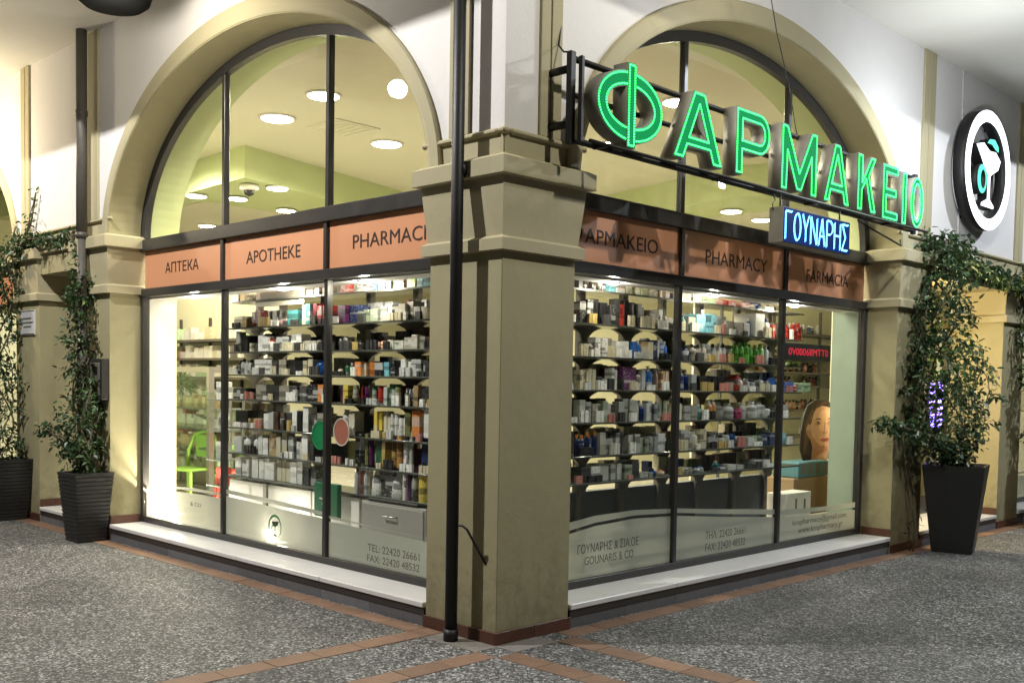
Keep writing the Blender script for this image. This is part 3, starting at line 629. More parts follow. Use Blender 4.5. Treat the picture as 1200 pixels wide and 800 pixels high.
for i, ch in enumerate('ΓΟΥΝΑΡΗΣ'):
    a = 2.675+i*.127; ww, z0, hh = .096, 2.722, .206; lines = []
    for pl in GL[ch]:
        for d in (-.007, .007): lines.append([(a+x*ww+d, z0+z*hh+d*.6) for x, z in pl])
    kid('letter', dots('R', lines, .3272, .0105, .0042, False), M_LED_B, BS, kind='stuff')
for y in (2.70, 3.64): kid('hanger', tube([(.26, y, 2.955), (.26, y, 3.06)], .007, 6), M_BLACK, BS)
kid('cable', tube([(.25, 2.62, 2.93), (.255, 2.60, 2.975), (.25, 2.64, 3.01), (.26, 2.60, 3.05)], .006, 6), M_BLACK, BS)

# round emblem sign
RS = empty('round_sign', (.0, 7.04, 3.92), label='round white-lit ring sign with a cup and turquoise snake', category='sign')
bpy.context.view_layer.update()
ry, rz, ro, ri = 7.04, 3.92, .625, .515
kid('ring_body', fcurve('R', [elp(ry, rz, ro, ro, 64), elp(ry, rz, ri, ri, 64)], .165, .125), M_BLACK, RS)
kid('ring_face', fcurve('R', [elp(ry, rz, ro-.003, ro-.003, 64), elp(ry, rz, ri-.012, ri-.012, 64)], .172, .006), M_LED_W, RS)
def rel(pts): return [(ry+u, rz+v) for u, v in pts]
cup = rel([(-.30, .235), (-.12, .275), (.05, .215), (.22, .225), (.36, .15), (.30, .05), (.13, -.02), (.085, -.05), (.085, -.29), (.20, -.345), (.20, -.375), (-.13, -.375), (-.12, -.345), (.035, -.29), (.035, -.03), (-.06, .03), (-.17, .13)])
kid('cup_body', fprism('R', inset(cup[::-1], -.008), .05, .150), M_BLACK, RS); kid('cup', fprism('R', cup, .1505, .157), M_LED_W, RS)
sn = [elp(ry-.125, rz-.10, .125, .155, 28), elp(ry-.10, rz-.10, .070, .095, 28)]
kid('snake_body', fcurve('R', sn, .150, .10), M_BLACK, RS); kid('snake', fcurve('R', [inset(sn[0], .006), inset(sn[1], -.006)], .157, .006), M_LED_T, RS)
lf = rel([(-.02, .29), (.05, .345), (.18, .36), (.29, .30), (.30, .235), (.22, .25), (.12, .29)])
kid('leaf_body', fprism('R', lf, .05, .150), M_BLACK, RS); kid('leaf', fprism('R', inset(lf, .005), .1505, .157), M_LED_T, RS)
for u, v in ((-.3, -.5), (.3, .5)): kid('wall_bracket', tube([(0, ry+u*.95, rz+v), (.06, ry+u*.95, rz+v)], .02, 8), M_BLACK, RS)

# ------------------------------------------------------------------ pipes, cables, small wall fittings
PP = empty('drain_pipe', (-.27, -.125, 0), label='black freestanding drain pipe in front of the corner pillar', category='pipe'); bpy.context.view_layer.update()
kid('pipe', tube([(-.27, -.125, .01), (-.27, -.125, ZC+.01)], .0385, 20), M_BLACK, PP)
kid('collar', tube([(-.27, -.125, 0), (-.27, -.125, .075)], .046, 20), M_BLACK, PP)
kid('pipe_bracket', tube([(-.27, -.125, .72), (-.19, -.115, .72), (-.165, -.10, .70), (-.10, .003, .48)], .0075, 8), M_BLACK, PP)
kid('pipe_bracket', tube([(-.27, -.125, 2.875), (-.27, -.085, 2.875)], .05, 12), M_BLACK, PP)
P2 = empty('drain_pipe', (-5.735, -.11, 0), label='grey-brown drain pipe rising beside the passage behind the climbing plant', category='pipe'); bpy.context.view_layer.update()
kid('pipe', tube([(-5.735, -.11, .01), (-5.735, -.11, 2.92)], .046, 16), M_PIPE2, P2); kid('pipe', tube([(-5.735, -.11, 2.921), (-5.735, -.11, ZC+.01)], .052, 16), M_PIPE2, P2)
for z in (1.5, 2.93, 4.1): kid('collar', tube([(-5.735, -.11, z), (-5.735, -.11, z+.05)], .058, 16), M_PIPE2, P2)
def cable(label, pts, r=.006):
    o = link('cable', tube(pts, r, 6), M_BLACK); o['label'] = label; o['category'] = 'cable'; return o
cable('thin black cable hanging from the canopy in front of the right arch', [(.62, 1.55, ZC+.005), (.52, 1.95, 4.55), (.40, 2.35, 4.15), (.30, 2.72, 3.85), (.20, 3.0, 3.62), (.19, 3.05, 3.57)], .004)
cable('black cable running down the wall to the left end of the green letter sign', [(.012, .475, ZC), (.014, .48, 4.2), (.012, .47, 3.85), (.03, .43, 3.68), (.10, .40, 3.62), (.18, .385, 3.60)], .006)
cable('thin cable drooping below the right end of the green letter sign', [(.19, 4.1, 3.04), (.17, 4.5, 2.99), (.12, 4.9, 2.965), (.10, 5.15, 2.94), (.01, 5.33, 3.02)], .008)
o = link('wall_conduit', box(-.002, .012, 6.70, 6.715, 2.95, ZC), M_PLAQ); o['label'] = 'thin white conduit on the wall beside the round sign'; o['category'] = 'conduit'

PL = link('wall_plaque', box(-7.60, -7.19, -.018, 0, 2.02, 2.29, .003), M_PLAQ); PL['label'] = 'small white plaque with grey border on the pillar behind the far left plant'; PL['category'] = 'plaque'
for k, (z, a, b) in enumerate(((2.20, -7.52, -7.27), (2.155, -7.55, -7.23), (2.11, -7.50, -7.28))): link('printed_line', box(a, b, -.0195, -.017, z-.009, z+.009), M_INKG, PL)
link('printed_border', box(-7.595, -7.195, -.0185, -.0175, 2.275, 2.285), M_INK, PL); link('printed_border', box(-7.595, -7.195, -.0185, -.0175, 2.025, 2.035), M_INK, PL)
IC = link('intercom', box(-5.66, -5.372, -.075, 0, 1.36, 1.755, .006), M_FRAME); IC['label'] = 'grey metal box fixed to the pillar behind the left climbing plant'; IC['category'] = 'intercom'
link('front_panel', box(-5.62, -5.41, -.082, -.074, 1.40, 1.715, .004), M_UPR, IC); link('display_window', box(-5.55, -5.45, -.086, -.081, 1.60, 1.68), M_BLACK, IC); link('button', box(-5.50, -5.47, -.09, -.081, 1.51, 1.54), M_BLACK, IC); link('name_strip', box(-5.54, -5.44, -.086, -.081, 1.42, 1.44), M_STEEL, IC)

NS = empty('neon_sign', (-.40, 6.78, 1.9), label='small violet neon sign glowing behind the right climbing plant', category='sign'); bpy.context.view_layer.update()
_a, _b = unproj(1088, 445, 'x', -.40), unproj(1105, 503, 'x', -.40)
kid('sign_box', box(-.45, -.405, _a.y-.03, _b.y+.05, _b.z-.06, _a.z+.04, .004), M_BLACK, NS)
for k, u in enumerate((.12, .62)):
    yy = _a.y+(_b.y-_a.y)*u; wd = (_b.y-_a.y)*.30
    for q in range(4 if k else 2):
        hz = (_a.z-_b.z)/(4 if k else 2); kid('neon_tube', box(-.404, -.396, yy, yy+wd, _b.z+q*hz+.02, _b.z+(q+1)*hz-.02, .003), M_LED_P, NS)

HL = empty('hanging_lamp', (-3.45, -.62, 4.5), label='black round hanging lamp under the canopy at the top edge, above the left arch', category='lamp'); bpy.context.view_layer.update()
def shift(me, v):
    me.transform(Matrix.Translation(v)); return me
_cL, _cR, _cb = unproj(118, -4, 'z', 4.5), unproj(202, 4, 'z', 4.5), unproj(165, 17, 'z', 4.47)
hc = Vector((_cb.x+.06, _cb.y-.25, 4.42))
kid('lamp_bowl', shift(lathe([(.02, 0), (.14, .005), (.22, .03), (.27, .07), (.285, .12), (.27, .13)], 36), hc), mat('matt_black_shade', (.004, .004, .004), .9, spec=.05), HL)
kid('lamp_rim', shift(lathe([(.272, .13), (.272, .22), (.10, .30), (.05, .33)], 36), hc), MATS['matt_black_shade'], HL); kid('lamp_rod', tube([hc+Vector((0, 0, .3)), Vector((hc.x, hc.y, ZC+.01))], .02, 10), M_BLACK, HL)

# ------------------------------------------------------------------ planters and climbing plants
def planter(label, cx, cy, rb, rt, h, rot, m, ribs):
    o = empty('planter', (cx, cy, 0), label=label, category='planter'); o.rotation_euler.z = R(rot)
    bm = bmesh.new(); r0 = None; th = .025
    prof = [(rb, 0), (rt, h), (rt, h+.001), (rt-th, h+.001), (rt-th-.02, h-.06)]
    if ribs:
        n = 17; prof = []
        for k in range(n):
            for f, d in ((.02, 0), (.80, .004), (.90, -.006)):
                z = h*(k+f)/n; prof.append((rb+(rt-rb)*z/h+d, z))
        prof += [(rt, h-.012), (rt+.006, h), (rt-th, h), (rt-th-.01, h-.06)]
    rings = [[bm.verts.new((sx*r, sy*r, z)) for sx, sy in ((-1, -1), (1, -1), (1, 1), (-1, 1))] for r, z in prof]
    for q, w in zip(rings, rings[1:]):
        for k in range(4): bm.faces.new((q[k], q[(k+1) % 4], w[(k+1) % 4], w[k]))
    bm.faces.new(rings[0][::-1])
    bmesh.ops.bevel(bm, geom=[e for e in bm.edges if abs(e.verts[0].co.z-e.verts[1].co.z) > .001 and abs(e.verts[0].co.x*e.verts[0].co.y) > 0], offset=.004, segments=2, affect='EDGES')
    link('pot_wall', finish(bm), m, o); s = link('soil', box(-rt+th+.012, rt-th-.012, -rt+th+.012, rt-th-.012, h-.075, h-.045), M_SOIL, o)
    return o
planter('tall ribbed black planter beside the passage, left of the shop step', -5.475, -.185, .135, .192, .665, 2, M_POT, True)
planter('ribbed black planter at the far left edge', -7.47, -.20, .145, .195, .665, 2, M_POT, True)
planter('large tapered anthracite planter right of the shop window', .345, 6.03, .185, .285, .86, 16, M_POT, False)
planter('brown planter at the far right edge', .42, 8.75, .19, .28, .86, 6, M_POTB, False)

def plant(label, guides, seed, size=(.05, .085), stems=True):
    """guides: (points, radii, leaves per metre)"""
    rg = random.Random(seed); root = empty('climbing_plant', guides[0][0][0], label=label, category='plant'); bpy.context.view_layer.update()
    V, F = [], []
    for pts, rads, dens in guides:
        pts = [Vector(p) for p in pts]
        sm = []; n = 0
        for i in range(len(pts)-1):
            l = (pts[i+1]-pts[i]).length; k = max(1, int(l*dens*1.7))
            for j in range(k):
                u = rg.random(); c = pts[i].lerp(pts[i+1], u); r = rads[i]*(1-u)+rads[i+1]*u
                # clumps: leaves gather on short twigs
                if j % 7 == 0 or n == 0:
                    a = rg.uniform(0, 6.283); rr = r*math.sqrt(rg.uniform(.05, 1)); e = rg.uniform(-.6, .6)
                    tw = c+Vector((math.cos(a)*rr, math.sin(a)*rr, e*r)); n = 1
                    tdir = Vector((math.cos(a), math.sin(a), rg.uniform(-.9, .5))).normalized()
                q = tw+tdir*rg.uniform(-.07, .07)+Vector((rg.gauss(0, .022), rg.gauss(0, .022), rg.gauss(0, .022)))
                L = rg.uniform(*size)*rg.uniform(.55, 1.2); wd = L*rg.uniform(.40, .60)
                d = (tdir*.5+Vector((rg.gauss(0, .6), rg.gauss(0, .6), rg.gauss(-.25, .55)))).normalized()
                up = Vector((rg.gauss(0, .5), rg.gauss(0, .5), 1)); sd = d.cross(up).normalized(); nn = sd.cross(d).normalized()
                b = len(V); V += [q, q+d*L*.35+sd*wd/2+nn*L*.07, q+d*L*.38-nn*L*.02, q+d*L*.35-sd*wd/2+nn*L*.07, q+d*L*.75+sd*wd*.33+nn*L*.02, q+d*L*.75-sd*wd*.33+nn*L*.02, q+d*L-nn*L*.09, q+d*L*.75-nn*L*.05]
                F += [(b, b+1, b+2), (b, b+2, b+3), (b+1, b+4, b+7, b+2), (b+2, b+7, b+5, b+3), (b+4, b+6, b+7), (b+7, b+6, b+5)]
    me = bpy.data.meshes.new('leaves'); me.from_pydata([tuple(v) for v in V], [], F); me.update()
    for p in me.polygons: p.use_smooth = False
    kid('foliage', me, M_LEAF, root, kind='stuff')
    for pts, rads, dens in guides:
        for k in range(3 if stems else 1):
            ph = rg.uniform(0, 6.28); path = []; pts2 = [Vector(p) for p in pts]
            for i in range(len(pts2)-1):
                for j in range(5):
                    u = j/5; c = pts2[i].lerp(pts2[i+1], u); r = (rads[i]*(1-u)+rads[i+1]*u)*.45; a = ph+(i*5+j)*.55
                    path.append(c+Vector((math.cos(a)*r, math.sin(a)*r, 0)))
            path[0] = pts2[0]+Vector((rg.uniform(-.03, .03), rg.uniform(-.03, .03), -.02))
            kid('stem', tube(path, rg.uniform(.005, .010), 6), M_STEM, root)
    return root
# left plant (grows out of the ribbed planter, up the grey-brown pipe)
plant('climbing plant growing up the pipe left of the passage pillar',
      [([(-5.50, -.19, .62), (-5.56, -.18, .90), (-5.62, -.16, 1.2), (-5.68, -.14, 1.6), (-5.70, -.13, 2.0), (-5.72, -.12, 2.35), (-5.75, -.12, 2.62)], [.10, .20, .20, .17, .16, .10, .05], 480),
       ([(-5.56, -.2, .75), (-5.72, -.30, .98), (-5.90, -.38, 1.08)], [.10, .13, .06], 420),
       ([(-5.46, -.2, .72), (-5.40, -.22, .95), (-5.42, -.2, 1.25), (-5.50, -.16, 1.6)], [.08, .12, .10, .08], 300),
       ([(-5.73, -.13, 2.25), (-5.82, -.14, 2.38), (-5.95, -.14, 2.42)], [.05, .05, .04], 160),
       ([(-5.76, -.12, 2.6), (-5.85, -.10, 2.85), (-6.0, -.08, 2.95), (-6.1, -.06, 3.05)], [.03, .05, .06, .03], 90)], 3, (.045, .075))
plant('climbing plant in the far left planter reaching over the pillar capital',
      [([(-7.48, -.2, .62), (-7.56, -.2, 1.0), (-7.66, -.17, 1.5), (-7.66, -.17, 2.0), (-7.62, -.16, 2.5), (-7.52, -.13, 2.85), (-7.35, -.10, 3.0)], [.14, .20, .20, .17, .15, .12, .10], 450),
       ([(-7.5, -.12, 2.95), (-7.1, -.08, 3.03), (-6.7, -.06, 3.0), (-6.3, -.05, 2.99)], [.10, .10, .07, .03], 230),
       ([(-7.35, -.08, 3.0), (-7.2, -.05, 3.25), (-7.05, -.03, 3.6)], [.05, .03, .01], 45), ([(-7.55, -.08, 3.0), (-7.6, -.05, 3.25)], [.08, .03], 60),
       ([(-7.7, -.2, 2.7), (-7.9, -.12, 2.95), (-8.3, -.1, 3.0)], [.10, .10, .06], 200)], 5, (.045, .075))
plant('tall bushy climbing plant in the large planter right of the shop window',
      [([(.34, 6.0, .82), (.30, 5.95, 1.2), (.24, 5.98, 1.7), (.20, 5.98, 2.2), (.18, 5.93, 2.65), (.15, 5.90, 2.95), (.12, 5.9, 3.1)], [.13, .28, .30, .25, .26, .25, .15], 980),
       ([(.34, 5.95, .95), (.25, 5.55, 1.15), (.12, 5.28, 1.22), (.03, 5.0, 1.30)], [.14, .18, .12, .06], 420),
       ([(.40, 6.1, .95), (.42, 6.35, 1.35), (.40, 6.45, 1.75), (.32, 6.40, 2.1)], [.12, .20, .16, .08], 260),
       ([(.18, 5.6, 1.2), (.12, 5.6, 1.6), (.10, 5.65, 2.1), (.10, 5.65, 2.5)], [.16, .12, .10, .10], 260),
       ([(.14, 5.95, 3.0), (.10, 6.3, 3.0), (.10, 6.9, 2.92), (.10, 7.5, 2.86), (.10, 8.1, 2.82), (.12, 8.6, 2.8)], [.22, .16, .11, .09, .09, .09], 430)], 11, (.05, .085))
plant('climbing plant rising from the far right planter beside the passage pillar',
      [([(.36, 8.75, .80), (.33, 8.72, 1.3), (.25, 8.70, 1.9), (.18, 8.62, 2.4), (.14, 8.6, 2.85), (.12, 8.7, 3.1)], [.16, .26, .28, .26, .26, .2], 480)], 17, (.05, .09))
plant('sparse dry vine stems against the pillar edge right of the window',
      [([(.10, 5.62, .03), (.09, 5.60, .5), (.08, 5.62, .9), (.08, 5.6, 1.4), (.08, 5.63, 2.1)], [.05, .09, .09, .08, .06], 26)], 23, (.04, .06))

# ------------------------------------------------------------------ display shelving behind the panes
PAL = dict(white=(.85, .84, .80), cream=(.66, .60, .42), grey=(.44, .44, .40), silver=(.58, .59, .57), taupe=(.36, .33, .27), black=(.012, .012, .014), charcoal=(.05, .05, .048),
           brown=(.10, .055, .035), tan=(.48, .34, .18), red=(.50, .045, .03), crimson=(.30, .02, .04), darkred=(.16, .025, .02), pink=(.70, .28, .32), purple=(.11, .02, .10),
           navy=(.012, .03, .13), blue=(.02, .12, .45), skyblue=(.22, .52, .62), teal=(.06, .28, .28), greengrey=(.30, .36, .26), green=(.16, .48, .08), darkgreen=(.02, .13, .05),
           yellow=(.78, .60, .10), orange=(.80, .26, .05), peach=(.80, .50, .28), amber=(.55, .28, .10), magenta=(.40, .02, .12), olive=(.20, .20, .07), gold=(.50, .36, .12), lime=(.28, .50, .08), palegreen=(.42, .58, .36), rose=(.55, .22, .18))
CARTON = box(-.5, .5, -.5, .5, 0, 1, .018); CARTON.materials.append(M_PACK)
def lobj(prof, seg=12): return lathe(prof, seg)
BODY = lobj([(.40, 0), (.48, .02), (.48, .66), (.40, .74), (.22, .80), (.20, .82)]); BODY.materials.append(M_BOT)
CAPM = lobj([(.21, .80), (.24, .805), (.24, .985), (.19, 1.0)]); CAPM.materials.append(M_CAP)
WBODY = lobj([(.46, 0), (.5, .03), (.5, .80), (.47, .84)]); WBODY.materials.append(M_BOT)
WCAP = lobj([(.40, .84), (.44, .845), (.44, .99), (.40, 1.0)]); WCAP.materials.append(M_CAP)
PUMP = lobj([(.12, .80), (.24, .805), (.24, .86), (.07, .87), (.07, .95), (.2, .955), (.2, 1.0)], 8); PUMP.materials.append(M_CAP)
TUBE = lobj([(.44, .13), (.46, .3), (.42, .7), (.36, 1.0)], 10); TUBE.materials.append(M_BOT)
TCAP = lobj([(.40, 0), (.40, .125)], 10); TCAP.materials.append(M_CAP)
def bag():
    bm = bmesh.new(); prof = [(.34, 0), (.5, .06), (.46, .55), (.30, .85), (.20, .93), (.30, 1)]
    rings = [[bm.verts.new((r*math.cos(2*math.pi*k/14)*(1+.10*math.sin(5*k+i)), r*math.sin(2*math.pi*k/14)*(.8+.10*math.cos(3*k+i)), z)) for k in range(14)] for i, (r, z) in enumerate(prof)]
    for q, w in zip(rings, rings[1:]):
        for k in range(14): bm.faces.new((q[k], q[(k+1) % 14], w[(k+1) % 14], w[k]))
    bm.faces.new(rings[0][::-1]); bm.faces.new(rings[-1]); me = finish(bm, True); me.materials.append(M_BOT); return me
BAG = bag()
LABELS = {}
def item(typ, col, pos, w, d, h, side, label, group, cap=None):
    name = {'c': 'carton', 'b': 'bottle', 'p': 'pump_bottle', 'j': 'jar', 't': 'tube', 'g': 'bag'}[typ]; cat = {'c': 'carton', 'b': 'bottle', 'p': 'bottle', 'j': 'jar', 't': 'tube', 'g': 'bag'}[typ]
    body = {'c': CARTON, 'b': BODY, 'p': BODY, 'j': WBODY, 't': TUBE, 'g': BAG}[typ]
    o = link(name, body); o.location = pos; base = PAL[col]; k = rng.uniform(.85, 1.15); o.color = tuple(min(1, c*k) for c in base)+(1,)
    if side == 'L': o.scale = (w, d, h)
    else: o.scale = (d, w, h)
    if typ == 'c': o.rotation_euler.z = R(rng.uniform(-7, 7))
    else:
        dd = min(w, d); o.scale = (dd, dd, h)
    cm = {'b': CAPM, 'p': PUMP, 'j': WCAP, 't': TCAP}.get(typ)
    if cm:
        c = link('lid' if typ == 'j' else 'cap', cm, None, o); cc = PAL[cap] if cap else ((.70, .69, .66) if rng.random() < .6 else (.03, .03, .03)); c.color = (*cc, 1)
    o['label'] = label; o['category'] = cat
    if group: o['group'] = group
    return o
FRONT = -.60
def plane_pt(side, px, z, t):
    ax, val = ('y', -t) if side == 'L' else ('x', t); y = 450.
    for _ in range(5):
        w = unproj(px, y, ax, val); y = proj((w.x, w.y, z))[1]
    w = unproj(px, y, ax, val); return (-w.x if side == 'L' else w.y), y
PANE = {'L1': 'leftmost', 'L2': 'second', 'L3': 'third', 'R1': 'fourth', 'R2': 'fifth', 'R3': 'sixth'}
ORD = ['top', 'second', 'third', 'fourth', 'fifth', 'sixth', 'seventh', 'eighth']
SHADE = dict(darkred='dark red', navy='navy blue', skyblue='sky blue', greengrey='grey-green', darkgreen='dark green', palegreen='pale green')
KIND = dict(c='carton', b='bottle', p='pump bottle', j='jar', t='tube', g='bag')
PENDING = []
STUFF = {}
def stuff_item(key, col, pos, w, d, h, side):
    k = rng.uniform(.85, 1.15); STUFF.setdefault(key, []).append((tuple(min(1, c*k) for c in PAL[col]), Vector(pos), (w, d, h) if side == 'L' else (d, w, h), R(rng.uniform(-4, 4))))
def stuff_build(key, label):
    bm = bmesh.new(); cl = bm.loops.layers.float_color.new('col')
    for col, pos, sc, rz in STUFF[key]:
        n0 = len(bm.faces); bx(bm, -.5*sc[0], .5*sc[0], -.5*sc[1], .5*sc[1], 0, sc[2]); bm.faces.ensure_lookup_table(); M = Matrix.Translation(pos) @ Matrix.Rotation(rz, 4, 'Z')
        fs = bm.faces[n0:]; bmesh.ops.transform(bm, matrix=M, verts=list({v for f in fs for v in f.verts}))
        for f in fs:
            for l in f.loops: l[cl] = (*col, 1)
    o = link('stacked_packs', finish(bm), M_PACKS); o['kind'] = 'stuff'; o['label'] = label; o['category'] = 'packs'; return o
def row(pane, level, z, spec, t=FRONT, ztop=None):
    side = pane[0]; prev = 'the shelf end'
    for it in spec.split(';'):
        f = it.split()
        if not f: continue
        x0, x1, yt, n, typ, col = float(f[0]), float(f[1]), float(f[2]), int(f[3]), f[4], f[5]; cap = f[6] if len(f) > 6 else None
        s0, yb = plane_pt(side, x0, z, t); s1, _ = plane_pt(side, x1, z, t)
        ax, val = ('y', -t) if side == 'L' else ('x', t); h = unproj((x0+x1)/2, yt, ax, val).z-z-.01
        if ztop: h = min(h, ztop)
        h = max(.03, h); w = abs(s1-s0)/n
        cn = SHADE.get(col, col); kd = KIND[typ]
        lab = f"{cn} {kd} on the {ORD[level]} shelf behind the {PANE[pane]} pane"
        for k in range(n):
            s = min(s0, s1)+w*(k+.5); ww = w*rng.uniform(.90, .97); hh = h*rng.uniform(.86, 1.04); d = min(.24, rng.uniform(.9, 1.5)*ww) if typ == 'c' else ww
            if typ == 'c': d = max(.07, d)
            tt = t-d/2-.006-rng.uniform(0, .035)
            p = P(side, s, tt, z+.0065); PENDING.append([lab, prev, n, typ, col, p, ww, d, hh, side, cap])
        prev = f"{cn} {kd}"+('s' if n > 1 else '')
def flush():
    # one label may serve only things that nothing tells apart: rows of the same pack
    runs = {}
    for q in PENDING: runs.setdefault(q[0], []).append(q)
    for lab, L in runs.items():
        prevs = []
        for q in L:
            if q[1] not in prevs: prevs.append(q[1])
        for q in L:
            l = lab
            if len(prevs) > 1: l = f"{lab}, beside {q[1].replace('the shelf end', 'shelf end')}"
            same = [r for r in L if (len(prevs) == 1 or r[1] == q[1])]
            grp = None
            if len(same) > 1:
                if len(l.split()) <= 14 and len(prevs) == 1: l = l.replace(' on the ', ' in a row of alike ones on the ', 1)
                if len(l.split()) > 16: l = lab if len(prevs) == 1 else l
                grp = l
            item(q[3], q[4], q[5], q[6], q[7], q[8], q[9], l, grp, q[10])
ZL = [2.285, 2.045, 1.826, 1.621, 1.398, 1.140, .905, .690]
ZR = [2.290, 2.040, 1.795, 1.547, 1.303, 1.052, .850]

def shelving(side, s0, s1, levels, posts, label, tb=.30, ztop=2.34, zbot=.15):
    o = empty('display_shelving', P(side, (s0+s1)/2, FRONT-tb/2, 0), label=label, category='shelving'); bpy.context.view_layer.update()
    for z in levels:
        kid('shelf', fbox(side, s0, s1, FRONT-tb, FRONT+.012, z-.007, z+.004, .001), M_SHELFGL, o)
        kid('price_rail', fbox(side, s0, s1, FRONT+.013, FRONT+.018, z-.010, z+.003), M_SHELF, o)
    for i, s in enumerate(posts):
        kid('upright', fbox(side, s-.028, s+.028, FRONT-tb-.03, FRONT-tb+.03, zbot, ztop, .004), M_UPR, o)
        for z in levels[1:]:
            poly = [(s-.20, z-.0075), (s-.15, z-.018), (s-.09, z-.042), (s-.05, z-.075), (s-.035, z-.12), (s+.035, z-.12), (s+.05, z-.075), (s+.09, z-.042), (s+.15, z-.018), (s+.20, z-.0075)]
            kid('bracket', fprism(side, poly, FRONT-tb+.03, FRONT-tb+.055), M_UPR, o)
    for z in levels[1:]:
        pass
    return o
shelving('L', 1.05, 4.22, ZL, [1.25, 1.85, 2.45, 3.10, 3.75, 4.15], 'long grey display shelving full of cosmetics behind the left shop window')
shelving('R', 1.05, 4.62, ZR, [1.30, 1.75, 2.28, 2.80, 3.35, 3.95, 4.50], 'long grey display shelving full of bottles behind the right shop window')

# second pane of the left window
row('L2', 0, ZL[0], '270 279 342 1 c grey;280 286 342 1 c yellow;287 291 343 1 c cream;291 298 343 1 b black;357 374 337 2 c brown;374 381 336 1 c taupe')
row('L2', 1, ZL[1], '271 285 368 1 c cream;285 290 370 1 c brown;291 305 363 3 c darkred;305 313 374 1 j pink white;314 319 376 1 j rose white;320 329 373 1 j pink white;329 333 376 1 c taupe;334 348 360 1 c teal charcoal;349 356 356 1 c cream;356 362 356 1 c teal;363 373 355 2 c crimson;373 381 354 1 c red')
row('L2', 2, ZL[2], '272 279 388 2 c grey;279 286 391 1 c black;288 293 400 1 c cream;293 298 400 1 c charcoal;299 313 393 2 c white;313 321 396 2 j white red;321 336 392 2 c silver;338 350 390 2 c white;351 362 398 2 c taupe;362 373 397 2 c taupe;375 381 391 1 c black')
row('L2', 3, ZL[3], '272 277 424 1 b charcoal;277 291 420 3 b grey;291 296 426 1 c charcoal;297 315 421 1 c white;317 325 421 1 c charcoal;325 333 421 1 c taupe;333 343 420 1 c charcoal;343 352 420 1 c black;353 365 421 2 c cream;366 375 420 1 b blue navy;375 381 424 1 b navy')
row('L2', 4, ZL[4], '272 288 454 2 c black;288 295 458 1 c charcoal;295 308 449 1 c taupe;308 323 449 1 c charcoal;323 337 449 1 c taupe;337 357 449 2 c charcoal;357 369 449 1 c black;369 377 448 1 c orange;377 381 450 1 c charcoal')
row('L2', 5, ZL[5], '272 286 478 1 c black;287 303 489 2 c tan;304 311 482 1 c white;311 319 482 2 c silver;319 330 481 2 c brown;330 340 480 2 c charcoal;340 346 478 1 c white;346 352 478 1 c black;353 359 477 1 c white;360 370 483 2 c charcoal;370 380 480 1 c taupe')
row('L2', 6, ZL[6], '272 281 508 1 c silver;282 298 508 3 b white white;299 310 510 2 c white charcoal;311 321 507 2 c tan;321 332 507 2 c cream;334 341 511 1 c silver black;342 351 513 2 j white black;352 359 507 1 c white;360 366 516 1 c charcoal')
row('L2', 7, ZL[7], '272 286 534 2 c white;287 301 535 2 c white;302 319 536 3 c white;320 336 537 3 c cream;337 352 538 2 c white;353 366 545 2 c charcoal')
# third pane of the left window
row('L3', 0, ZL[0], '395 408 331 2 c red;410 431 327 4 c silver;432 441 326 3 c blue;442 450 325 1 c cream;451 463 324 2 c palegreen;464 478 323 2 c white;478 486 322 1 c lime;487 501 322 2 c skyblue')
row('L3', 1, ZL[1], '394 404 354 1 c purple;405 415 354 1 c navy;416 424 363 1 c greengrey;425 441 360 3 c greengrey;442 457 355 2 c grey;458 465 355 1 c black;465 481 353 2 c taupe;481 496 358 2 c silver;496 503 362 1 c taupe')
row('L3', 2, ZL[2], '392 404 394 3 b black;405 420 397 3 b charcoal black;433 440 399 1 t rose;440 446 399 1 t peach;449 458 396 2 c taupe;458 470 397 2 c grey;471 480 393 1 c taupe;480 494 392 2 c taupe;494 503 392 2 c brown')
row('L3', 3, ZL[3], '393 398 428 1 b cream;398 408 425 2 b darkgreen;409 413 423 1 c crimson;413 421 423 1 c orange;421 428 423 1 c tan;428 434 424 1 c orange;434 444 423 1 c silver;447 453 421 1 c skyblue;453 466 420 2 c black;467 479 420 2 c white;479 490 421 1 c silver;491 503 421 2 c charcoal')
row('L3', 4, ZL[4], '394 398 452 1 c purple;399 406 449 1 c yellow;409 415 451 1 t olive;416 423 451 1 t red;423 428 452 1 t purple;429 435 450 1 t darkgreen;436 443 449 1 t red;446 451 450 1 c silver;451 457 450 1 c darkgreen;458 465 450 1 t olive;468 482 454 3 b charcoal silver;482 488 448 1 c tan;489 503 450 2 c charcoal')
row('L3', 5, ZL[5]+.03, '394 403 477 1 g white;404 412 480 1 c cream;437 445 482 2 c yellow;445 453 482 2 c cream;454 472 482 4 j white;473 479 482 1 c olive;480 489 479 1 c orange;495 503 472 1 c white')
row('L3', 6, ZL[6]+.015, '412 424 505 1 c black;425 429 503 1 c olive;429 437 500 2 b purple;438 445 504 1 c darkgreen;446 451 505 1 c gold;452 459 503 1 b gold;460 466 504 1 j amber;467 474 504 1 b white;475 481 506 2 t silver;488 502 503 1 c navy')
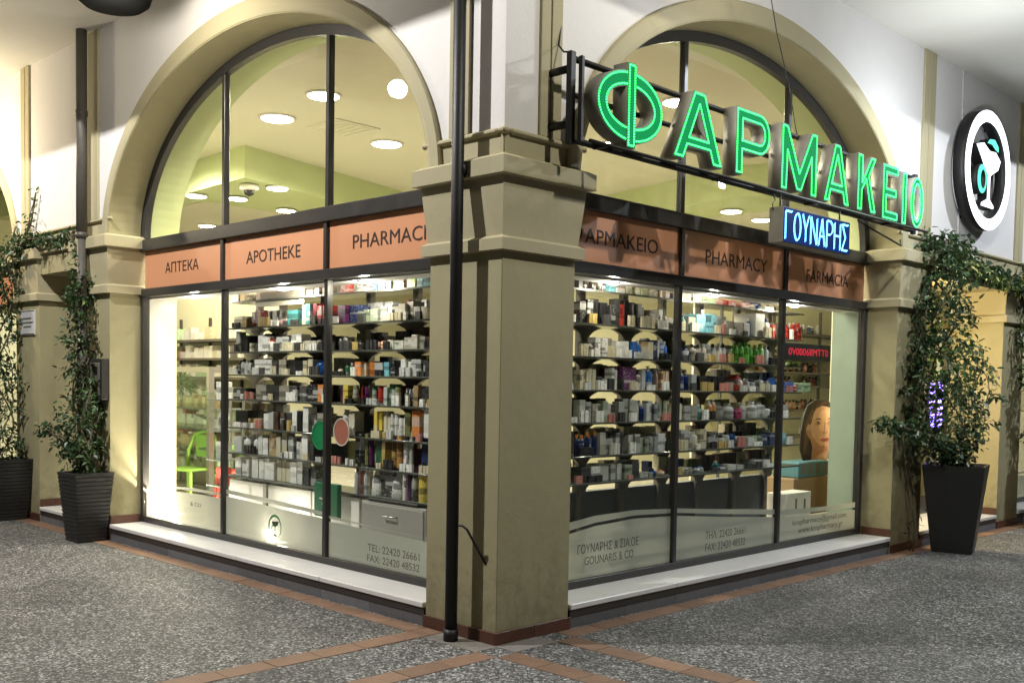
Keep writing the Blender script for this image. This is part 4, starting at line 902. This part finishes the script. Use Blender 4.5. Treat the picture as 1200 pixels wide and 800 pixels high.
# fourth pane (first of the right window)
row('R1', 0, ZR[0], '683 688 321 1 c black;689 714 323 5 b charcoal silver;716 723 330 1 c skyblue;724 734 331 1 c silver;735 748 331 2 c greengrey;748 762 333 2 c palegreen;762 776 335 2 c greengrey;776 786 337 2 c grey')
row('R1', 1, ZR[1], '683 690 351 1 c black;691 698 350 1 c charcoal;699 706 348 1 c black;707 716 354 1 c black;716 724 354 1 c black;725 730 350 1 c charcoal;731 735 352 1 c red;736 746 352 2 c black;747 753 354 1 c charcoal;753 758 356 1 c black;759 766 368 1 c grey;768 776 362 1 c taupe;777 786 370 2 t grey silver')
row('R1', 2, ZR[2], '683 691 402 2 b charcoal;692 700 402 2 j charcoal silver;701 713 394 2 c white;713 720 395 1 c taupe;720 725 396 1 c silver;725 733 397 1 c white;733 740 397 1 c white;743 748 399 1 c blue;748 754 396 1 b blue;755 763 399 1 c tan;763 769 398 1 c cream;769 773 396 1 c navy;773 777 398 1 c white;777 787 396 2 b blue')
row('R1', 3, ZR[3], '681 701 432 5 c cream;701 707 440 1 c charcoal;708 717 441 1 c silver;718 726 431 2 c white;728 748 429 1 c purple;749 754 430 1 p white black;755 760 432 1 c silver;761 769 429 1 p blue white;771 776 433 1 b peach;777 786 434 2 c peach')
row('R1', 4, ZR[4], '681 694 467 2 c grey;695 703 470 1 c taupe;703 713 469 2 c greengrey;713 720 470 1 c white;720 725 470 1 c charcoal;726 746 467 3 c grey;747 751 469 1 b silver;751 758 470 1 b navy;759 773 470 3 c silver;773 785 469 3 t greengrey white')
row('R1', 5, ZR[5], '679 703 505 5 b navy orange;704 711 506 1 c taupe;711 722 511 1 c silver;723 734 506 2 c charcoal;740 752 507 2 c grey;752 762 512 2 c greengrey;762 772 511 2 c grey;772 781 508 1 c silver;781 786 507 1 b white')
row('R1', 6, ZR[6], '683 694 545 1 c charcoal;695 705 544 1 c white;705 718 543 1 c silver;719 732 542 2 c grey;733 742 542 1 c greengrey;743 752 542 1 c charcoal;753 767 553 3 c grey;768 776 549 1 b blue;777 785 550 1 b peach orange')
# fifth pane
row('R2', 0, ZR[0], '801 814 342 2 c cream;814 827 344 2 c silver;827 842 347 2 c palegreen;842 850 349 1 c rose;850 866 351 3 c red;866 882 353 3 c rose;883 889 356 1 b white;889 896 356 1 b blue;898 910 359 2 c palegreen')
row('R2', 1, ZR[1], '799 808 367 2 p teal teal;809 817 371 1 c taupe;818 826 365 1 c skyblue;826 831 359 1 b skyblue white;831 843 366 2 c skyblue;843 851 372 1 c grey;851 861 376 2 c taupe;861 872 377 2 c taupe;872 881 376 1 c white;881 885 372 1 b blue;887 900 367 1 c white;902 908 373 1 b white navy;908 911 378 1 c red')
row('R2', 2, ZR[2], '799 811 402 2 b navy;812 832 402 4 b taupe;833 839 402 1 t silver;840 856 401 3 b silver;859 865 407 1 b cream;866 882 400 3 b green green;882 899 402 3 b green lime;900 905 402 1 b silver;905 911 404 1 b navy')
row('R2', 3, ZR[3], '799 812 431 2 b navy tan;813 820 438 1 c silver;821 852 440 4 c black;853 862 446 1 c taupe;864 878 436 1 g red;879 885 443 1 b grey;885 891 443 1 b grey;892 899 440 1 p silver;900 904 443 1 c navy;904 911 443 1 c blue')
row('R2', 4, ZR[4], '796 802 470 1 c cream;803 812 474 1 c grey;812 820 475 1 c taupe;821 829 471 1 b teal silver;832 842 467 2 p amber white;846 856 468 1 b grey;857 867 469 1 b white silver;867 873 474 1 b magenta olive;873 880 471 1 b silver;883 891 470 1 b white;892 903 469 1 b white;904 909 474 1 b white')
row('R2', 5, ZR[5], '795 800 507 1 b peach;800 814 503 2 c grey;815 823 502 1 b cream;823 832 502 1 c cream;833 845 506 2 c charcoal;846 854 508 1 b grey;855 861 505 1 b silver;861 865 508 1 c blue;866 885 511 3 c silver;886 897 510 2 c greengrey;897 909 507 2 c navy')
row('R2', 6, ZR[6], '795 806 547 2 t taupe cream;806 818 547 2 t grey cream;818 828 546 2 b silver blue;843 848 540 1 b teal;849 856 545 1 b white blue;857 866 543 1 c white;866 875 544 1 c grey;887 895 537 1 c silver;895 904 538 1 c white')
# sixth pane
row('R3', 1, ZR[1], '920 931 376 2 b red red;933 944 378 2 b red red')
row('R3', 2, ZR[2]-.02, '919 927 420 1 b green;928 944 422 3 b lime green')
row('R3', 3, ZR[3], '918 931 447 1 c blue;932 938 450 1 t pink;939 952 448 2 c palegreen')
row('R3', 4, ZR[4], '917 925 474 1 c grey')
row('R3', 5, ZR[5], '917 925 505 1 c skyblue')
# packs standing behind the front row, alike ones filling the depth of each shelf
BACKL = ['charcoal', 'brown', 'black', 'taupe', 'charcoal', 'darkred', 'black', 'olive', 'silver', 'cream']
BACKCOL = ['charcoal', 'taupe', 'grey', 'brown', 'silver', 'navy', 'cream', 'olive']
for side, Z, s0, s1, lim in (('L', ZL, 1.2, 4.1, 6), ('R', ZR, 1.2, 4.5, 6)):
    for li, z in enumerate(Z[:lim+1]):
        s = s0+rng.uniform(0, .1); top = (Z[li-1]-z-.03) if li else .10
        while s < s1-.10:
            w = rng.uniform(.035, .085) if rng.random() < .8 else rng.uniform(.09, .14); run = rng.choice([1, 1, 2, 3, 4]); h = top*rng.uniform(.52, .90) if side == 'R' else top*rng.uniform(.60, .95)
            if rng.random() < .86:
                col = rng.choice(BACKL if side == 'L' and rng.random() < .8 else BACKCOL)
                for q in range(run):
                    if s < s1-.06: stuff_item('back', col, P(side, s+w/2, FRONT-.235+rng.uniform(-.02, .02), z+.0065), w*.93, .07, h*rng.uniform(.96, 1.03), side); s += w
            s += rng.choice([0, 0, .01, .03, .12])
        # small things standing in front of the taller packs
        s = s0
        while s < s1:
            w = rng.uniform(.02, .045); h = top*rng.uniform(.18, .42)
            if rng.random() < .22 and li > 0:
                col = rng.choice(['white', 'silver', 'black', 'cream', 'charcoal', 'gold', 'rose', 'white']); run = rng.choice([2, 3, 4])
                for q in range(run): stuff_item('back', col, P(side, s+w/2, FRONT-.004+rng.uniform(-.004, .006), z+.0065), w*.85, .022, h*rng.uniform(.97, 1.03), side); s += w
            s += w
stuff_build('back', 'back rows of mixed packs filling the depth of the display shelves')
flush()

def simple(name, cat, label, me, m, **kw):
    o = link(name, me, m); o['label'] = label; o['category'] = cat
    for k, v in kw.items(): o[k] = v
    return o
def at(side, px, py, t):
    ax, val = ('y', -t) if side == 'L' else ('x', t); w = unproj(px, py, ax, val); return (-w.x if side == 'L' else w.y), w.z
def pbox(side, px0, px1, y0, y1, t0, t1, bev=0):
    """box seen between two picture columns and rows when its face stands at t1"""
    ym = (y0+y1)/2; s0, _ = at(side, px0, ym, t1); s1, _ = at(side, px1, ym, t1); _, za = at(side, (px0+px1)/2, y0, t1); _, zb = at(side, (px0+px1)/2, y1, t1)
    return fbox(side, min(s0, s1), max(s0, s1), t0, t1, min(za, zb), max(za, zb), bev)
# framed card on the top shelf, tags, tray, devices
DC = simple('display_card', 'display', 'wide cream framed card with a dark panel on the top shelf behind the second pane', pbox('L', 300, 356, 338, 358, FRONT-.04, FRONT-.02, .003), mat('cream_card', (.62, .58, .46), .5))
link('dark_panel', pbox('L', 305, 350, 341, 350, FRONT-.0205, FRONT-.012), M_UPR, DC)
for px, cpy, rr, m_, lab in ((375, 510, 11, mat('green_tag', (.01, .22, .08), .4), 'round green advertising disc in front of the shelves behind the second pane'), (400, 506, 11, mat('rose_tag', (.42, .15, .11), .4), 'round red-brown disc with a pale rim beside the mullion, behind the third pane')):
    s, z = at('L', px, cpy, FRONT+.06); s2, _ = at('L', px+rr, cpy, FRONT+.06); r = abs(s-s2)
    d = simple('advertising_disc', 'disc', lab, fprism('L', elp(s, z, r*.8, r*.85, 28), FRONT+.05, FRONT+.058), m_)
    link('disc_rim', fcurve('L', [elp(s, z, r*.86, r*.9, 28), elp(s, z, r*.78, r*.82, 28)], FRONT+.062, .006), MATS['cream_card'] if rr and px > 390 else MATS['green_tag'], d)
s, z = at('L', 379, 606, FRONT+.10)
GB = simple('shopping_bag', 'bag', 'dark green paper bag standing at the mullion below the second pane shelves', pbox('L', 368, 395, 566, 606, FRONT+.055, FRONT+.10, .004), mat('green_bag', (.005, .13, .055), .55))
for k, (a, b, c, d) in enumerate(((374, 384, 583, 585), (377, 384, 589, 591), (378, 383, 595, 599))): link('bag_print', pbox('L', a, b, c, d, FRONT+.1005, FRONT+.1015), MATS['cream_card'], GB)
# white back-lit cabinet fronts under the left shelves
CB = empty('white_base_cabinet', P('L', 3, -.75, .15), label='white base cabinets under the left display shelves', category='cabinet'); bpy.context.view_layer.update()
for a, b in ((2.20, 2.86), (2.88, 3.54), (3.62, 4.20)): kid('cabinet_door', fbox('L', a, b, FRONT-.28, FRONT-.02, .17, .655, .004), mat('white_laminate', (.80, .78, .72), .35), CB)
kid('slotted_post', fbox('L', 3.555, 3.605, FRONT-.05, FRONT-.01, .15, .66), M_UPR, CB)
CT = empty('display_counter', P('L', 1.6, -.6, .15), label='light grey drawer counter with chrome handle behind the third pane', category='counter'); bpy.context.view_layer.update()
kid('counter_body', fbox('L', 1.32, 2.10, -.92, -.56, .16, .655, .006), mat('grey_laminate', (.36, .35, .32), .35), CT)
kid('drawer_front', fbox('L', 1.34, 2.08, -.559, -.548, .30, .640, .003), MATS['grey_laminate'], CT)
kid('counter_body', fbox('L', 1.08, 1.319, -.95, -.60, .16, .64, .006), MATS['white_laminate'], CT)
kid('handle', tube([P('L', 1.78, -.548, .565), P('L', 1.78, -.52, .565), P('L', 1.64, -.52, .565), P('L', 1.64, -.548, .565)], .006, 8), M_STEEL, CT)
TR = simple('dark_tray', 'tray', 'long black display tray on the grey counter behind the third pane', fbox('L', 1.42, 2.02, -.80, -.56, .657, .685, .008), M_BLACK)
for i, (a, b, yt, typ, col, cap, lab) in enumerate(((413, 418, 545, 'b', 'silver', 'charcoal', 'small silver bottle on the counter tray, left end, behind the third pane'), (419, 424, 543, 'b', 'rose', 'silver', 'small rose bottle on the counter tray behind the third pane'),
    (425, 429, 546, 'b', 'silver', 'silver', 'small silver bottle on the counter tray beside the white folded cloth'), (430, 442, 549, 'g', 'white', None, 'white folded paper bag on the counter tray'), (436, 459, 552, 'c', 'charcoal', None, 'black open box on the counter tray between white papers'),
    (452, 467, 553, 'g', 'white', None, 'crumpled white tissue spilling over the counter tray edge'), (448, 459, 540, 'c', 'crimson', None, 'wine red box standing behind the counter tray'), (470, 475, 533, 'b', 'white', 'white', 'tall slim white bottle at the right end of the counter'),
    (475, 480, 544, 'b', 'purple', 'purple', 'purple bottle beside the tall white bottle on the counter'), (480, 486, 546, 'b', 'charcoal', 'purple', 'dark bottle between the purple bottle and the yellow-labelled bottle on the counter'),
    (487, 497, 540, 'b', 'yellow', 'black', 'bottle with yellow label and black cap beside the corner pillar'))):
    tt = -.56-.02*i % .05; s0, _ = plane_pt('L', a, .69, -.60); s1, _ = plane_pt('L', b, .69, -.60); w = abs(s1-s0); h = at('L', (a+b)/2, yt, -.60)[1]-.69
    item(typ, col, P('L', (s0+s1)/2, -.60-w/2-(.12 if 'behind the counter' in lab else 0), .686), w, min(w, .16), max(.05, h), 'L', lab, None, cap)
# clear stand left end with white boxes / dark printer pieces
LT = empty('led_ticker', (-.60, 4.75, 1.92), label='black ticker display with running red characters behind the sixth pane', category='display'); bpy.context.view_layer.update()
a_, z1_ = at('R', 920, 401, -.52); b_, _ = at('R', 974, 405, -.52); _, z0_ = at('R', 921, 421, -.52)
kid('ticker_case', fbox('R', a_, b_, -.60, -.52, z0_, z1_, .004), M_BLACK, LT)
kid('running_text', lettering('0V00068MTT0', 'R', a_+.07, b_-.06, z0_+.045, z1_-.045, -.5185, .002, .0), M_LED_R, LT)

# poster of a woman's face, crates and boxes at the right end
sA, zA = at('R', 937, 540, -1.0); sB, zB = at('R', 975, 468, -1.0); pw, ph = (sB-sA)*1.08, zB-zA
PO = simple('face_poster', 'poster', 'cut-out cardboard poster of a dark-haired woman\'s face behind the sixth pane',
    fprism('R', [(sA+pw*u, zA+ph*v) for u, v in ((.12, 0), (.0, .2), (.02, .5), (.08, .72), (.18, .9), (.42, 1), (.75, 1), (1.0, .9), (1.1, .7), (1.1, 0))], -1.012, -1.0), mat('printed_hair', (.03, .018, .013), .5, var=.3, vscale=12))
def pp(name, pts, m, k): link(name, fprism('R', [(sA+pw*u, zA+ph*v) for u, v in pts], -1.0, -1.0+.0015*k), m, PO)
SKN = mat('printed_skin', (.60, .37, .25), .5, var=.14, vscale=7); SKL = mat('printed_light_skin', (.72, .45, .30), .5); EYE = mat('printed_eye', (.07, .03, .02), .5); LIP = mat('printed_lips', (.42, .12, .10), .5)
pp('face', [(.34, .0), (.36, .22), (.30, .34), (.20, .42), (.16, .52), (.22, .60), (.28, .58), (.30, .72), (.40, .84), (.62, .90), (.88, .86), (1.02, .72), (1.06, .5), (1.0, .34), (.88, .22), (.84, .0)], SKN, 1)
pp('face_highlight', [(.55, .5), (.5, .62), (.56, .8), (.72, .84), (.86, .78), (.84, .6), (.72, .46)], SKL, 2)
pp('face_shade', [(.36, .22), (.30, .34), (.20, .42), (.18, .5), (.30, .5), (.34, .40), (.46, .30), (.60, .235), (.80, .225), (.84, .14), (.60, .10), (.40, .0), (.34, .0)], mat('printed_jaw_shade', (.44, .22, .13), .5), 1.6)
for k in range(7): pp('hair_strand', [(.10+.03*k, .1+.05*k), (.13+.03*k, .1+.05*k), (.16+.035*k, .62+.045*k), (.13+.035*k, .62+.045*k)], mat('printed_hair_light', (.13, .07, .04), .5), .5)
pp('hair_strand', [(.28, .60), (.33, .78), (.44, .90), (.62, .955), (.80, .94), (.62, .93), (.46, .87), (.36, .76), (.31, .62)], MATS['printed_hair_light'], 3)
for x in (.50, .87):
    pp('eyebrow', [(x-.10, .655), (x-.03, .69), (x+.08, .685), (x+.11, .66), (x+.07, .668), (x-.02, .672)], EYE, 3)
    pp('eye_shade', [(x-.09, .60), (x-.03, .645), (x+.06, .64), (x+.10, .60), (x+.04, .575), (x-.04, .575)], MATS['printed_jaw_shade'], 3)
    pp('eye', [(x-.06, .603), (x, .625), (x+.07, .603), (x+.01, .588)], mat('printed_eye_white', (.62, .55, .48), .5), 4)
    pp('pupil', [(x-.015, .59), (x+.035, .59), (x+.035, .622), (x-.015, .622)], EYE, 5)
    pp('eyelid', [(x-.07, .603), (x, .634), (x+.08, .605), (x, .622)], EYE, 6)
pp('nose', [(.71, .62), (.75, .62), (.77, .52), (.83, .45), (.80, .42), (.74, .43), (.69, .42), (.66, .45), (.70, .50)], mat('printed_nose_shade', (.52, .27, .17), .5), 3); pp('nose_light', [(.725, .60), (.745, .60), (.765, .47), (.74, .45), (.72, .48)], SKL, 4)
pp('mouth', [(.58, .335), (.68, .36), (.74, .352), (.80, .36), (.90, .335), (.80, .298), (.68, .298)], LIP, 3); pp('lip_line', [(.58, .336), (.74, .332), (.90, .336), (.74, .326)], EYE, 4)
CR = simple('blue_crate', 'crate', 'slatted teal crate under the face poster behind the sixth pane', pbox('R', 936, 972, 541, 558, -1.25, -.95, .006), mat('teal_plastic', (.07, .20, .24), .5))
for k in range(4): link('crate_slot', pbox('R', 939+k*8.4, 944+k*8.4, 543, 555, -.951, -.948), M_UPR, CR)
BXc = mat('brown_cardboard', (.30, .21, .11), .75, var=.08); simple('cardboard_box', 'box', 'large brown cardboard box below the teal crate behind the sixth pane', pbox('R', 930, 970, 559, 602, -1.35, -.95, .006), BXc)
WX = simple('white_box', 'box', 'white printed box in front of the brown cardboard box, sixth pane', pbox('R', 920, 950, 577, 606, -.92, -.72, .004), MATS['white_laminate'])
link('box_print', pbox('R', 932, 934, 584, 596, -.7195, -.7185), M_UPR, WX); link('box_print', pbox('R', 942, 944, 584, 596, -.7195, -.7185), M_UPR, WX)
DB = empty('dark_base_cabinet', P('R', 3, -.8, .15), label='dark base cabinet below the right display shelves', category='cabinet'); bpy.context.view_layer.update()
kid('cabinet_back', fbox('R', 1.1, 4.5, -.98, -.90, .155, .745), mat('slate_laminate', (.10, .115, .12), .5, var=.05), DB); kid('cabinet_deck', fbox('R', 1.1, 4.5, -.90, -.50, .152, .185), MATS['slate_laminate'], DB)

# ------------------------------------------------------------------ inside the shop
def shelf_wall(label, o0, dirx, n, levels, width, cols, seed, depth=.3, lab='back wall'):
    """wall shelving along x (dirx True) or y with cartons on it, seen from a distance"""
    rg = random.Random(seed); x, y = o0; t = empty('wall_shelving', (x, y, 0), label=label, category='shelving'); bpy.context.view_layer.update()
    def bb(a0, a1, d0, d1, z0, z1, bev=0): return box(x+a0, x+a1, y+d0, y+d1, z0, z1, bev) if dirx else box(x+d0, x+d1, y+a0, y+a1, z0, z1, bev)
    for z in levels: kid('shelf', bb(0, width, 0, depth, z-.03, z), M_UPR, t)
    for k in range(n+1): kid('upright', bb(width*k/n-.015, width*k/n+.015, depth-.03, depth, .15, levels[0]+.3), M_SHELF, t)
    return t, bb, rg
t1, bb1, rg1 = shelf_wall('dark shelves with pale medicine cartons on the back wall behind the leftmost pane', (-9.0, 2.35), True, 3, [2.08, 1.84, 1.60, 1.32, 1.05, .75, .45], 2.4, None, 1)
link('partition_wall', box(-9.4, -6.5, 2.66, 2.72, .15, 3.05), M_INT, BLD)
alike = {}
for zi, z in enumerate([2.08, 1.84, 1.60, 1.32, 1.05, .75, .45]):
    x = .05
    while x < 2.3:
        w = rg1.uniform(.05, .16); col = rg1.choice(['white', 'cream', 'white', 'silver', 'cream', 'white', 'white', 'palegreen', 'white', 'white', 'white', 'rose'])
        if rg1.random() < .88: stuff_item('wall', col, (-9.0+x+w/2, 2.35+.10, z), w*.95, .12, rg1.uniform(.08, .17), 'L')
        x += w
stuff_build('wall', 'pale medicine packs crowding the shelves on the back wall behind the leftmost pane')
# glass cabinet (drinks fridge) with plant on it, chairs
_s0, _ = at('L', 200, 520, -1.35); _s1, _ = at('L', 245, 520, -1.35); _, _zt = at('L', 225, 436, -1.35)
FRG = empty('glass_cabinet', P('L', _s0, -1.5, .15), label='tall glass display cabinet with steel post inside the shop behind the leftmost pane', category='cabinet'); bpy.context.view_layer.update()
a, b = min(_s0, _s1), max(_s0, _s1)
kid('cabinet_post', fbox('L', a, a+.06, -1.41, -1.35, .16, _zt), M_STEEL, FRG); kid('cabinet_post', fbox('L', b+.3, b+.36, -1.41, -1.35, .16, _zt), M_STEEL, FRG)
kid('cabinet_top', fbox('L', a, b+.36, -1.80, -1.35, _zt+.001, _zt+.06), M_STEEL, FRG); kid('cabinet_base', fbox('L', a, b+.36, -1.80, -1.35, .155, .30), M_STEEL, FRG)
kid('glass_door', fbox('L', a+.061, b+.299, -1.372, -1.364, .30, _zt), M_GLASS2, FRG)
for z in (.55, .80, 1.03, 1.25): kid('cabinet_shelf', fbox('L', a+.061, b+.299, -1.78, -1.40, z-.02, z), M_SHELFGL, FRG)
alike = {}
for zi, z in enumerate((1.25, 1.03, .80, .55)):
    s = a+.12
    while s < b+.2:
        w = rg1.uniform(.05, .1); col = rg1.choice([['cream', 'tan'], ['white', 'silver'], ['cream', 'peach'], ['cream', 'white']][zi]); stuff_item('cab', col, P('L', s+w/2, -1.5, z), w*.92, .1, rg1.uniform(.08, .15), 'L'); s += w
stuff_build('cab', 'cream and orange packs on the shelves of the tall glass cabinet')
def leafy(label, c, r, n, seed, base=True):
    rg = random.Random(seed); root = empty('pot_plant', c, label=label, category='plant'); V, F = [], []
    for _ in range(n):
        d = Vector((rg.gauss(0, 1), rg.gauss(0, 1), rg.gauss(.3, .8))).normalized(); q = d*r*rg.uniform(.1, .6); L = r*rg.uniform(.4, .8); sd = d.cross(Vector((0, 0, 1))).normalized()*L*.09
        b = len(V); V += [q, q+d*L*.5+sd, q+d*L+Vector((0, 0, -L*.2)), q+d*L*.5-sd]; F += [(b, b+1, b+2), (b, b+2, b+3)]
    me = bpy.data.meshes.new('leaves'); me.from_pydata([tuple(v) for v in V], [], F); link('foliage', me, mat('bright_leaf', (.10, .26, .05), .5, var=.3, vscale=9), root, kind='stuff')
    link('pot_wall', lathe([(.05, -r-.02), (.07, -r+.1), (.06, -r+.1)], 12), MATS['white_laminate'], root); return root
leafy('green fern plant inside the glass cabinet behind the leftmost pane', tuple(P('L', *at('L', 212, 462, -1.55)[:1], -1.55, 1.62-.12)), .20, 160, 4)
def chair(label, c, rot, col):
    root = empty('plastic_chair', c, label=label, category='chair'); root.rotation_euler.z = R(rot); m = mat(col+'_chair_plastic', PAL[col], .35)
    link('seat', box(-.20, .20, -.20, .20, .42, .445, .012), m, root)
    for sx in (-1, 1):
        for sy in (-1, 1): link('leg', tube([(sx*.18, sy*.18, .42), (sx*.23, sy*.23, 0)], .018, 8), m, root)
    arc = [(-.19, .18, .42), (-.20, .21, .62), (-.13, .235, .80), (0, .24, .84), (.13, .235, .80), (.20, .21, .62), (.19, .18, .42)]; link('back_frame', tube(arc, .022, 8), m, root)
    link('backrest', box(-.11, .11, .215, .235, .55, .80, .008), m, root); return root
g0 = unproj(222, 560, 'y', 1.22); chair('bright green plastic chair inside the shop behind the leftmost pane', (g0.x, 1.22, .152), 20, 'lime')
g1 = unproj(252, 560, 'y', 1.0); chair('red plastic chair beside the green one behind the leftmost pane', (g1.x-.35, 1.45, .152), -25, 'red')
TBL = empty('green_table', (g1.x-1.0, 1.95, .152), label='green topped low table behind the plastic chairs', category='table')
link('table_top', box(-.35, .35, -.3, .3, .62, .65, .01), mat('green_table_plastic', (.25, .55, .10), .35), TBL)
for sx in (-1, 1):
    for sy in (-1, 1): link('leg', tube([(sx*.28, sy*.24, .62), (sx*.3, sy*.27, 0)], .02, 8), MATS['green_table_plastic'], TBL)
# slim glass stand at the right edge of the leftmost pane
_c0, _ = at('L', 247, 500, -.75); _c1, _ = at('L', 263, 500, -.75)
GS = empty('glass_stand', P('L', _c0, -.75, .15), label='slim glass stand with boxes at the right edge of the leftmost pane', category='stand'); bpy.context.view_layer.update()
a, b = min(_c0, _c1), max(_c0, _c1)
for z in (.55, .80, 1.08, 1.38): kid('glass_shelf', fbox('L', a, b, -.95, -.70, z-.01, z), M_SHELFGL, GS)
for s in (a, b-.02): kid('stand_post', fbox('L', s, s+.02, -.97, -.951, .152, 1.45), M_STEEL, GS)
kid('side_glass', fbox('L', b-.008, b-.001, -.95, -.70, .3, 1.45), M_GLASS2, GS)
for z, col, typ, lab in ((.55, 'red', 'c', 'red and white carton low on the slim glass stand'), (.80, 'silver', 'c', 'silver carton on the slim glass stand, second level'), (1.08, 'white', 'j', 'white jar on the slim glass stand, third level'), (1.38, 'white', 'c', 'white carton on top of the slim glass stand')):
    item(typ, col, P('L', (a+b)/2, -.82, z), .11, .11, .17, 'L', lab, None)
# floodlight standing in the left window that overexposes the white lining
FL = empty('floor_floodlight', (-4.98, .50, .158), label='small floodlight on the window floor beside the white lining, shining up', category='lamp'); bpy.context.view_layer.update()
kid('lamp_housing', shift(lathe([(.03, 0), (.05, .03), (.06, .10)], 16), Vector((-4.98, .50, .155))), M_BLACK, FL); kid('lamp_lens', shift(lathe([(.0585, .1005), (.05, .103)], 16), Vector((-4.98, .50, .155))), M_LAMPW, FL)
lamp('floodlight_light', (-4.98, .50, .33), 110, (1, .90, .72), .04)
F2 = empty('floor_floodlight', (-3.05, .47, .158), label='small floodlight on the window floor in front of the white base cabinets', category='lamp'); bpy.context.view_layer.update()
kid('lamp_housing', shift(lathe([(.03, 0), (.04, .02), (.045, .06)], 16), Vector((-3.05, .45, .155))), M_BLACK, F2); kid('lamp_lens', shift(lathe([(.0435, .0605), (.04, .063)], 16), Vector((-3.05, .45, .155))), M_LAMPW, F2)
lamp('floodlight_light', (-3.05, .45, .28), 9, (1, .93, .80), .04)
for side in 'LR':
    DS = empty('display_soffit', P(side, 3, -.46, 2.36), label=f"narrow white board with small lamps (added at right) above the {'left' if side == 'L' else 'right'} shop display, under the transom", category='soffit'); bpy.context.view_layer.update()
    kid('soffit_board', fbox(side, .70, 5.33, -.56, -.376, 2.345, 2.365, .002), M_IWHITE, DS)
    for s in ((4.55, 3.05, 1.95) if side == 'L' else (1.6, 2.9, 4.2)):  # the right window's lamps are added to brighten its goods
        kid('soffit_lamp', shift(lathe([(.040, -.012), (.033, -.016)], 14), P(side, s, -.45, 2.345)), M_LAMPW, DS); kid('lamp_ring', shift(lathe([(.05, 0), (.05, -.008), (.041, -.011)], 14), P(side, s, -.45, 2.345)), M_STEEL, DS)
        lamp('display_light', P(side, s, -.45, 2.31), 14 if side == 'L' else 8, (1, .93, .78), .03)
# right back: wall shelves with small bottles
t2, bb2, rg2 = shelf_wall('pale wall shelves with rows of small nail polish bottles behind the sixth pane', (-2.9, 6.3), False, 3, [2.32, 1.98, 1.80, 1.62, 1.30, .95], 3.6, None, 2)
link('partition_wall', box(-2.96, -2.90, 6.2, 10.4, .15, 3.0), M_INT, BLD)
alike = {}
for zi, z in enumerate([2.32, 1.98, 1.80, 1.62, 1.30]):
    y = 7.3
    while y < 8.9:
        w = rg2.uniform(.06, .10); col = rg2.choice([['skyblue', 'silver', 'navy'], ['black', 'charcoal', 'amber'], ['black', 'rose', 'amber'], ['black', 'rose', 'charcoal'], ['rose', 'peach', 'black']][zi])
        if rg2.random() < .85:
            lab = f"small {SHADE.get(col, col)} bottle on the {ORD[zi]} pale wall shelf behind the sixth pane"
            alike.setdefault(lab, []).append(item('b', col, (-2.76, y+w/2, z), w*.8, w*.8, rg2.uniform(.10, .14), 'R', lab, None, 'white' if zi in (1, 0) else 'black'))
        y += w
for lab, L in alike.items():
    if len(L) > 1:
        for o in L: o['group'] = lab
link('interior_bay_wall', box(-7.6, -7.5, 8.2, 13.0, .15, 4.42), M_INT, BLD)

# ceiling lamps of the shop
def downlight(x, y, z, r, w, label):
    d = empty('ceiling_downlight', (x, y, z), label=label, category='ceiling lamp'); d['group'] = 'round ceiling lamps inside the shop'
    link('lamp_glass', lathe([(r*.86, -.018), (r*.80, -.024)], 20), M_LAMPW, d); link('lamp_rim', lathe([(r, 0), (r, -.012), (r*.9, -.018), (r*.87, -.016)], 20), M_IWHITE, d)
    lamp('downlight_light', (x, y, z-.06), w, (1, .93, .74), .10, 168, (x, y, 0), .3)
def cl(px, py, z, r, w, lab):
    p = unproj(px, py, 'z', z); downlight(p.x, p.y, z, r, w, lab)
cl(325, 138, 4.418, .20, 300, 'large round ceiling lamp high in the middle of the left arch'); cl(453, 168, 4.418, .20, 300, 'large round ceiling lamp in the right part of the left arch')
for px, py, lab in ((230, 229, 'bulkhead lamp left of the first arch mullion, nearer the window'), (278, 232, 'bulkhead lamp just right of the first arch mullion'), (335, 246, 'lowest bulkhead lamp near the middle of the left arch'), (243, 264, 'lowest bulkhead lamp at the foot of the left arch'), (325, 220, 'bulkhead lamp beside the white camera dome')):
    p = unproj(px, py, 'z', 4.018)
    if p.x > -12.8: downlight(p.x, p.y, 4.018, .15, 120, lab)
for px, py, lab in ((857, 247, 'bulkhead lamp left of the blue sign in the right arch'), (893, 257, 'bulkhead lamp beside the blue sign in the right arch')): cl(px, py, 4.018, .16, 130, lab)
for x, y, lab in ((-2.6, 2.6, 'ceiling lamp behind the corner of the two windows'), (-3.4, 5.2, 'ceiling lamp deep in the shop behind the right arch'), (-1.8, 4.2, 'ceiling lamp near the right window'), (-4.3, 1.7, 'ceiling lamp near the left window'), (-7.9, 1.5, 'added ceiling lamp brightening the medicine shelves far left')): downlight(x, y, 4.418, .18, 300, lab)  # the last lamp is added to brighten the far left shelves
cdp = unproj(292, 217, 'z', 4.018)
CD = empty('security_camera', tuple(cdp), label='white dome security camera under the lime bulkhead in the left arch', category='camera'); link('camera_base', lathe([(.12, .0), (.12, -.05), (.08, -.07)], 16), M_IWHITE, CD); link('camera_lens', lathe([(.07, -.07), (.055, -.12), (.01, -.14)], 16), M_BLACK, CD)
cv = unproj(402, 150, 'z', 4.418); CVN = empty('ceiling_vent', (cv.x, cv.y, 4.418), label='square grey vent in the shop ceiling right of the second arch mullion', category='vent'); link('vent_frame', box(-.3, .3, -.3, .3, -.012, 0, .003), M_ICEIL, CVN)
for k in range(6): link('vent_slat', box(-.26, .26, -.25+k*.09, -.20+k*.09, -.018, -.0125), M_ICEIL, CVN)
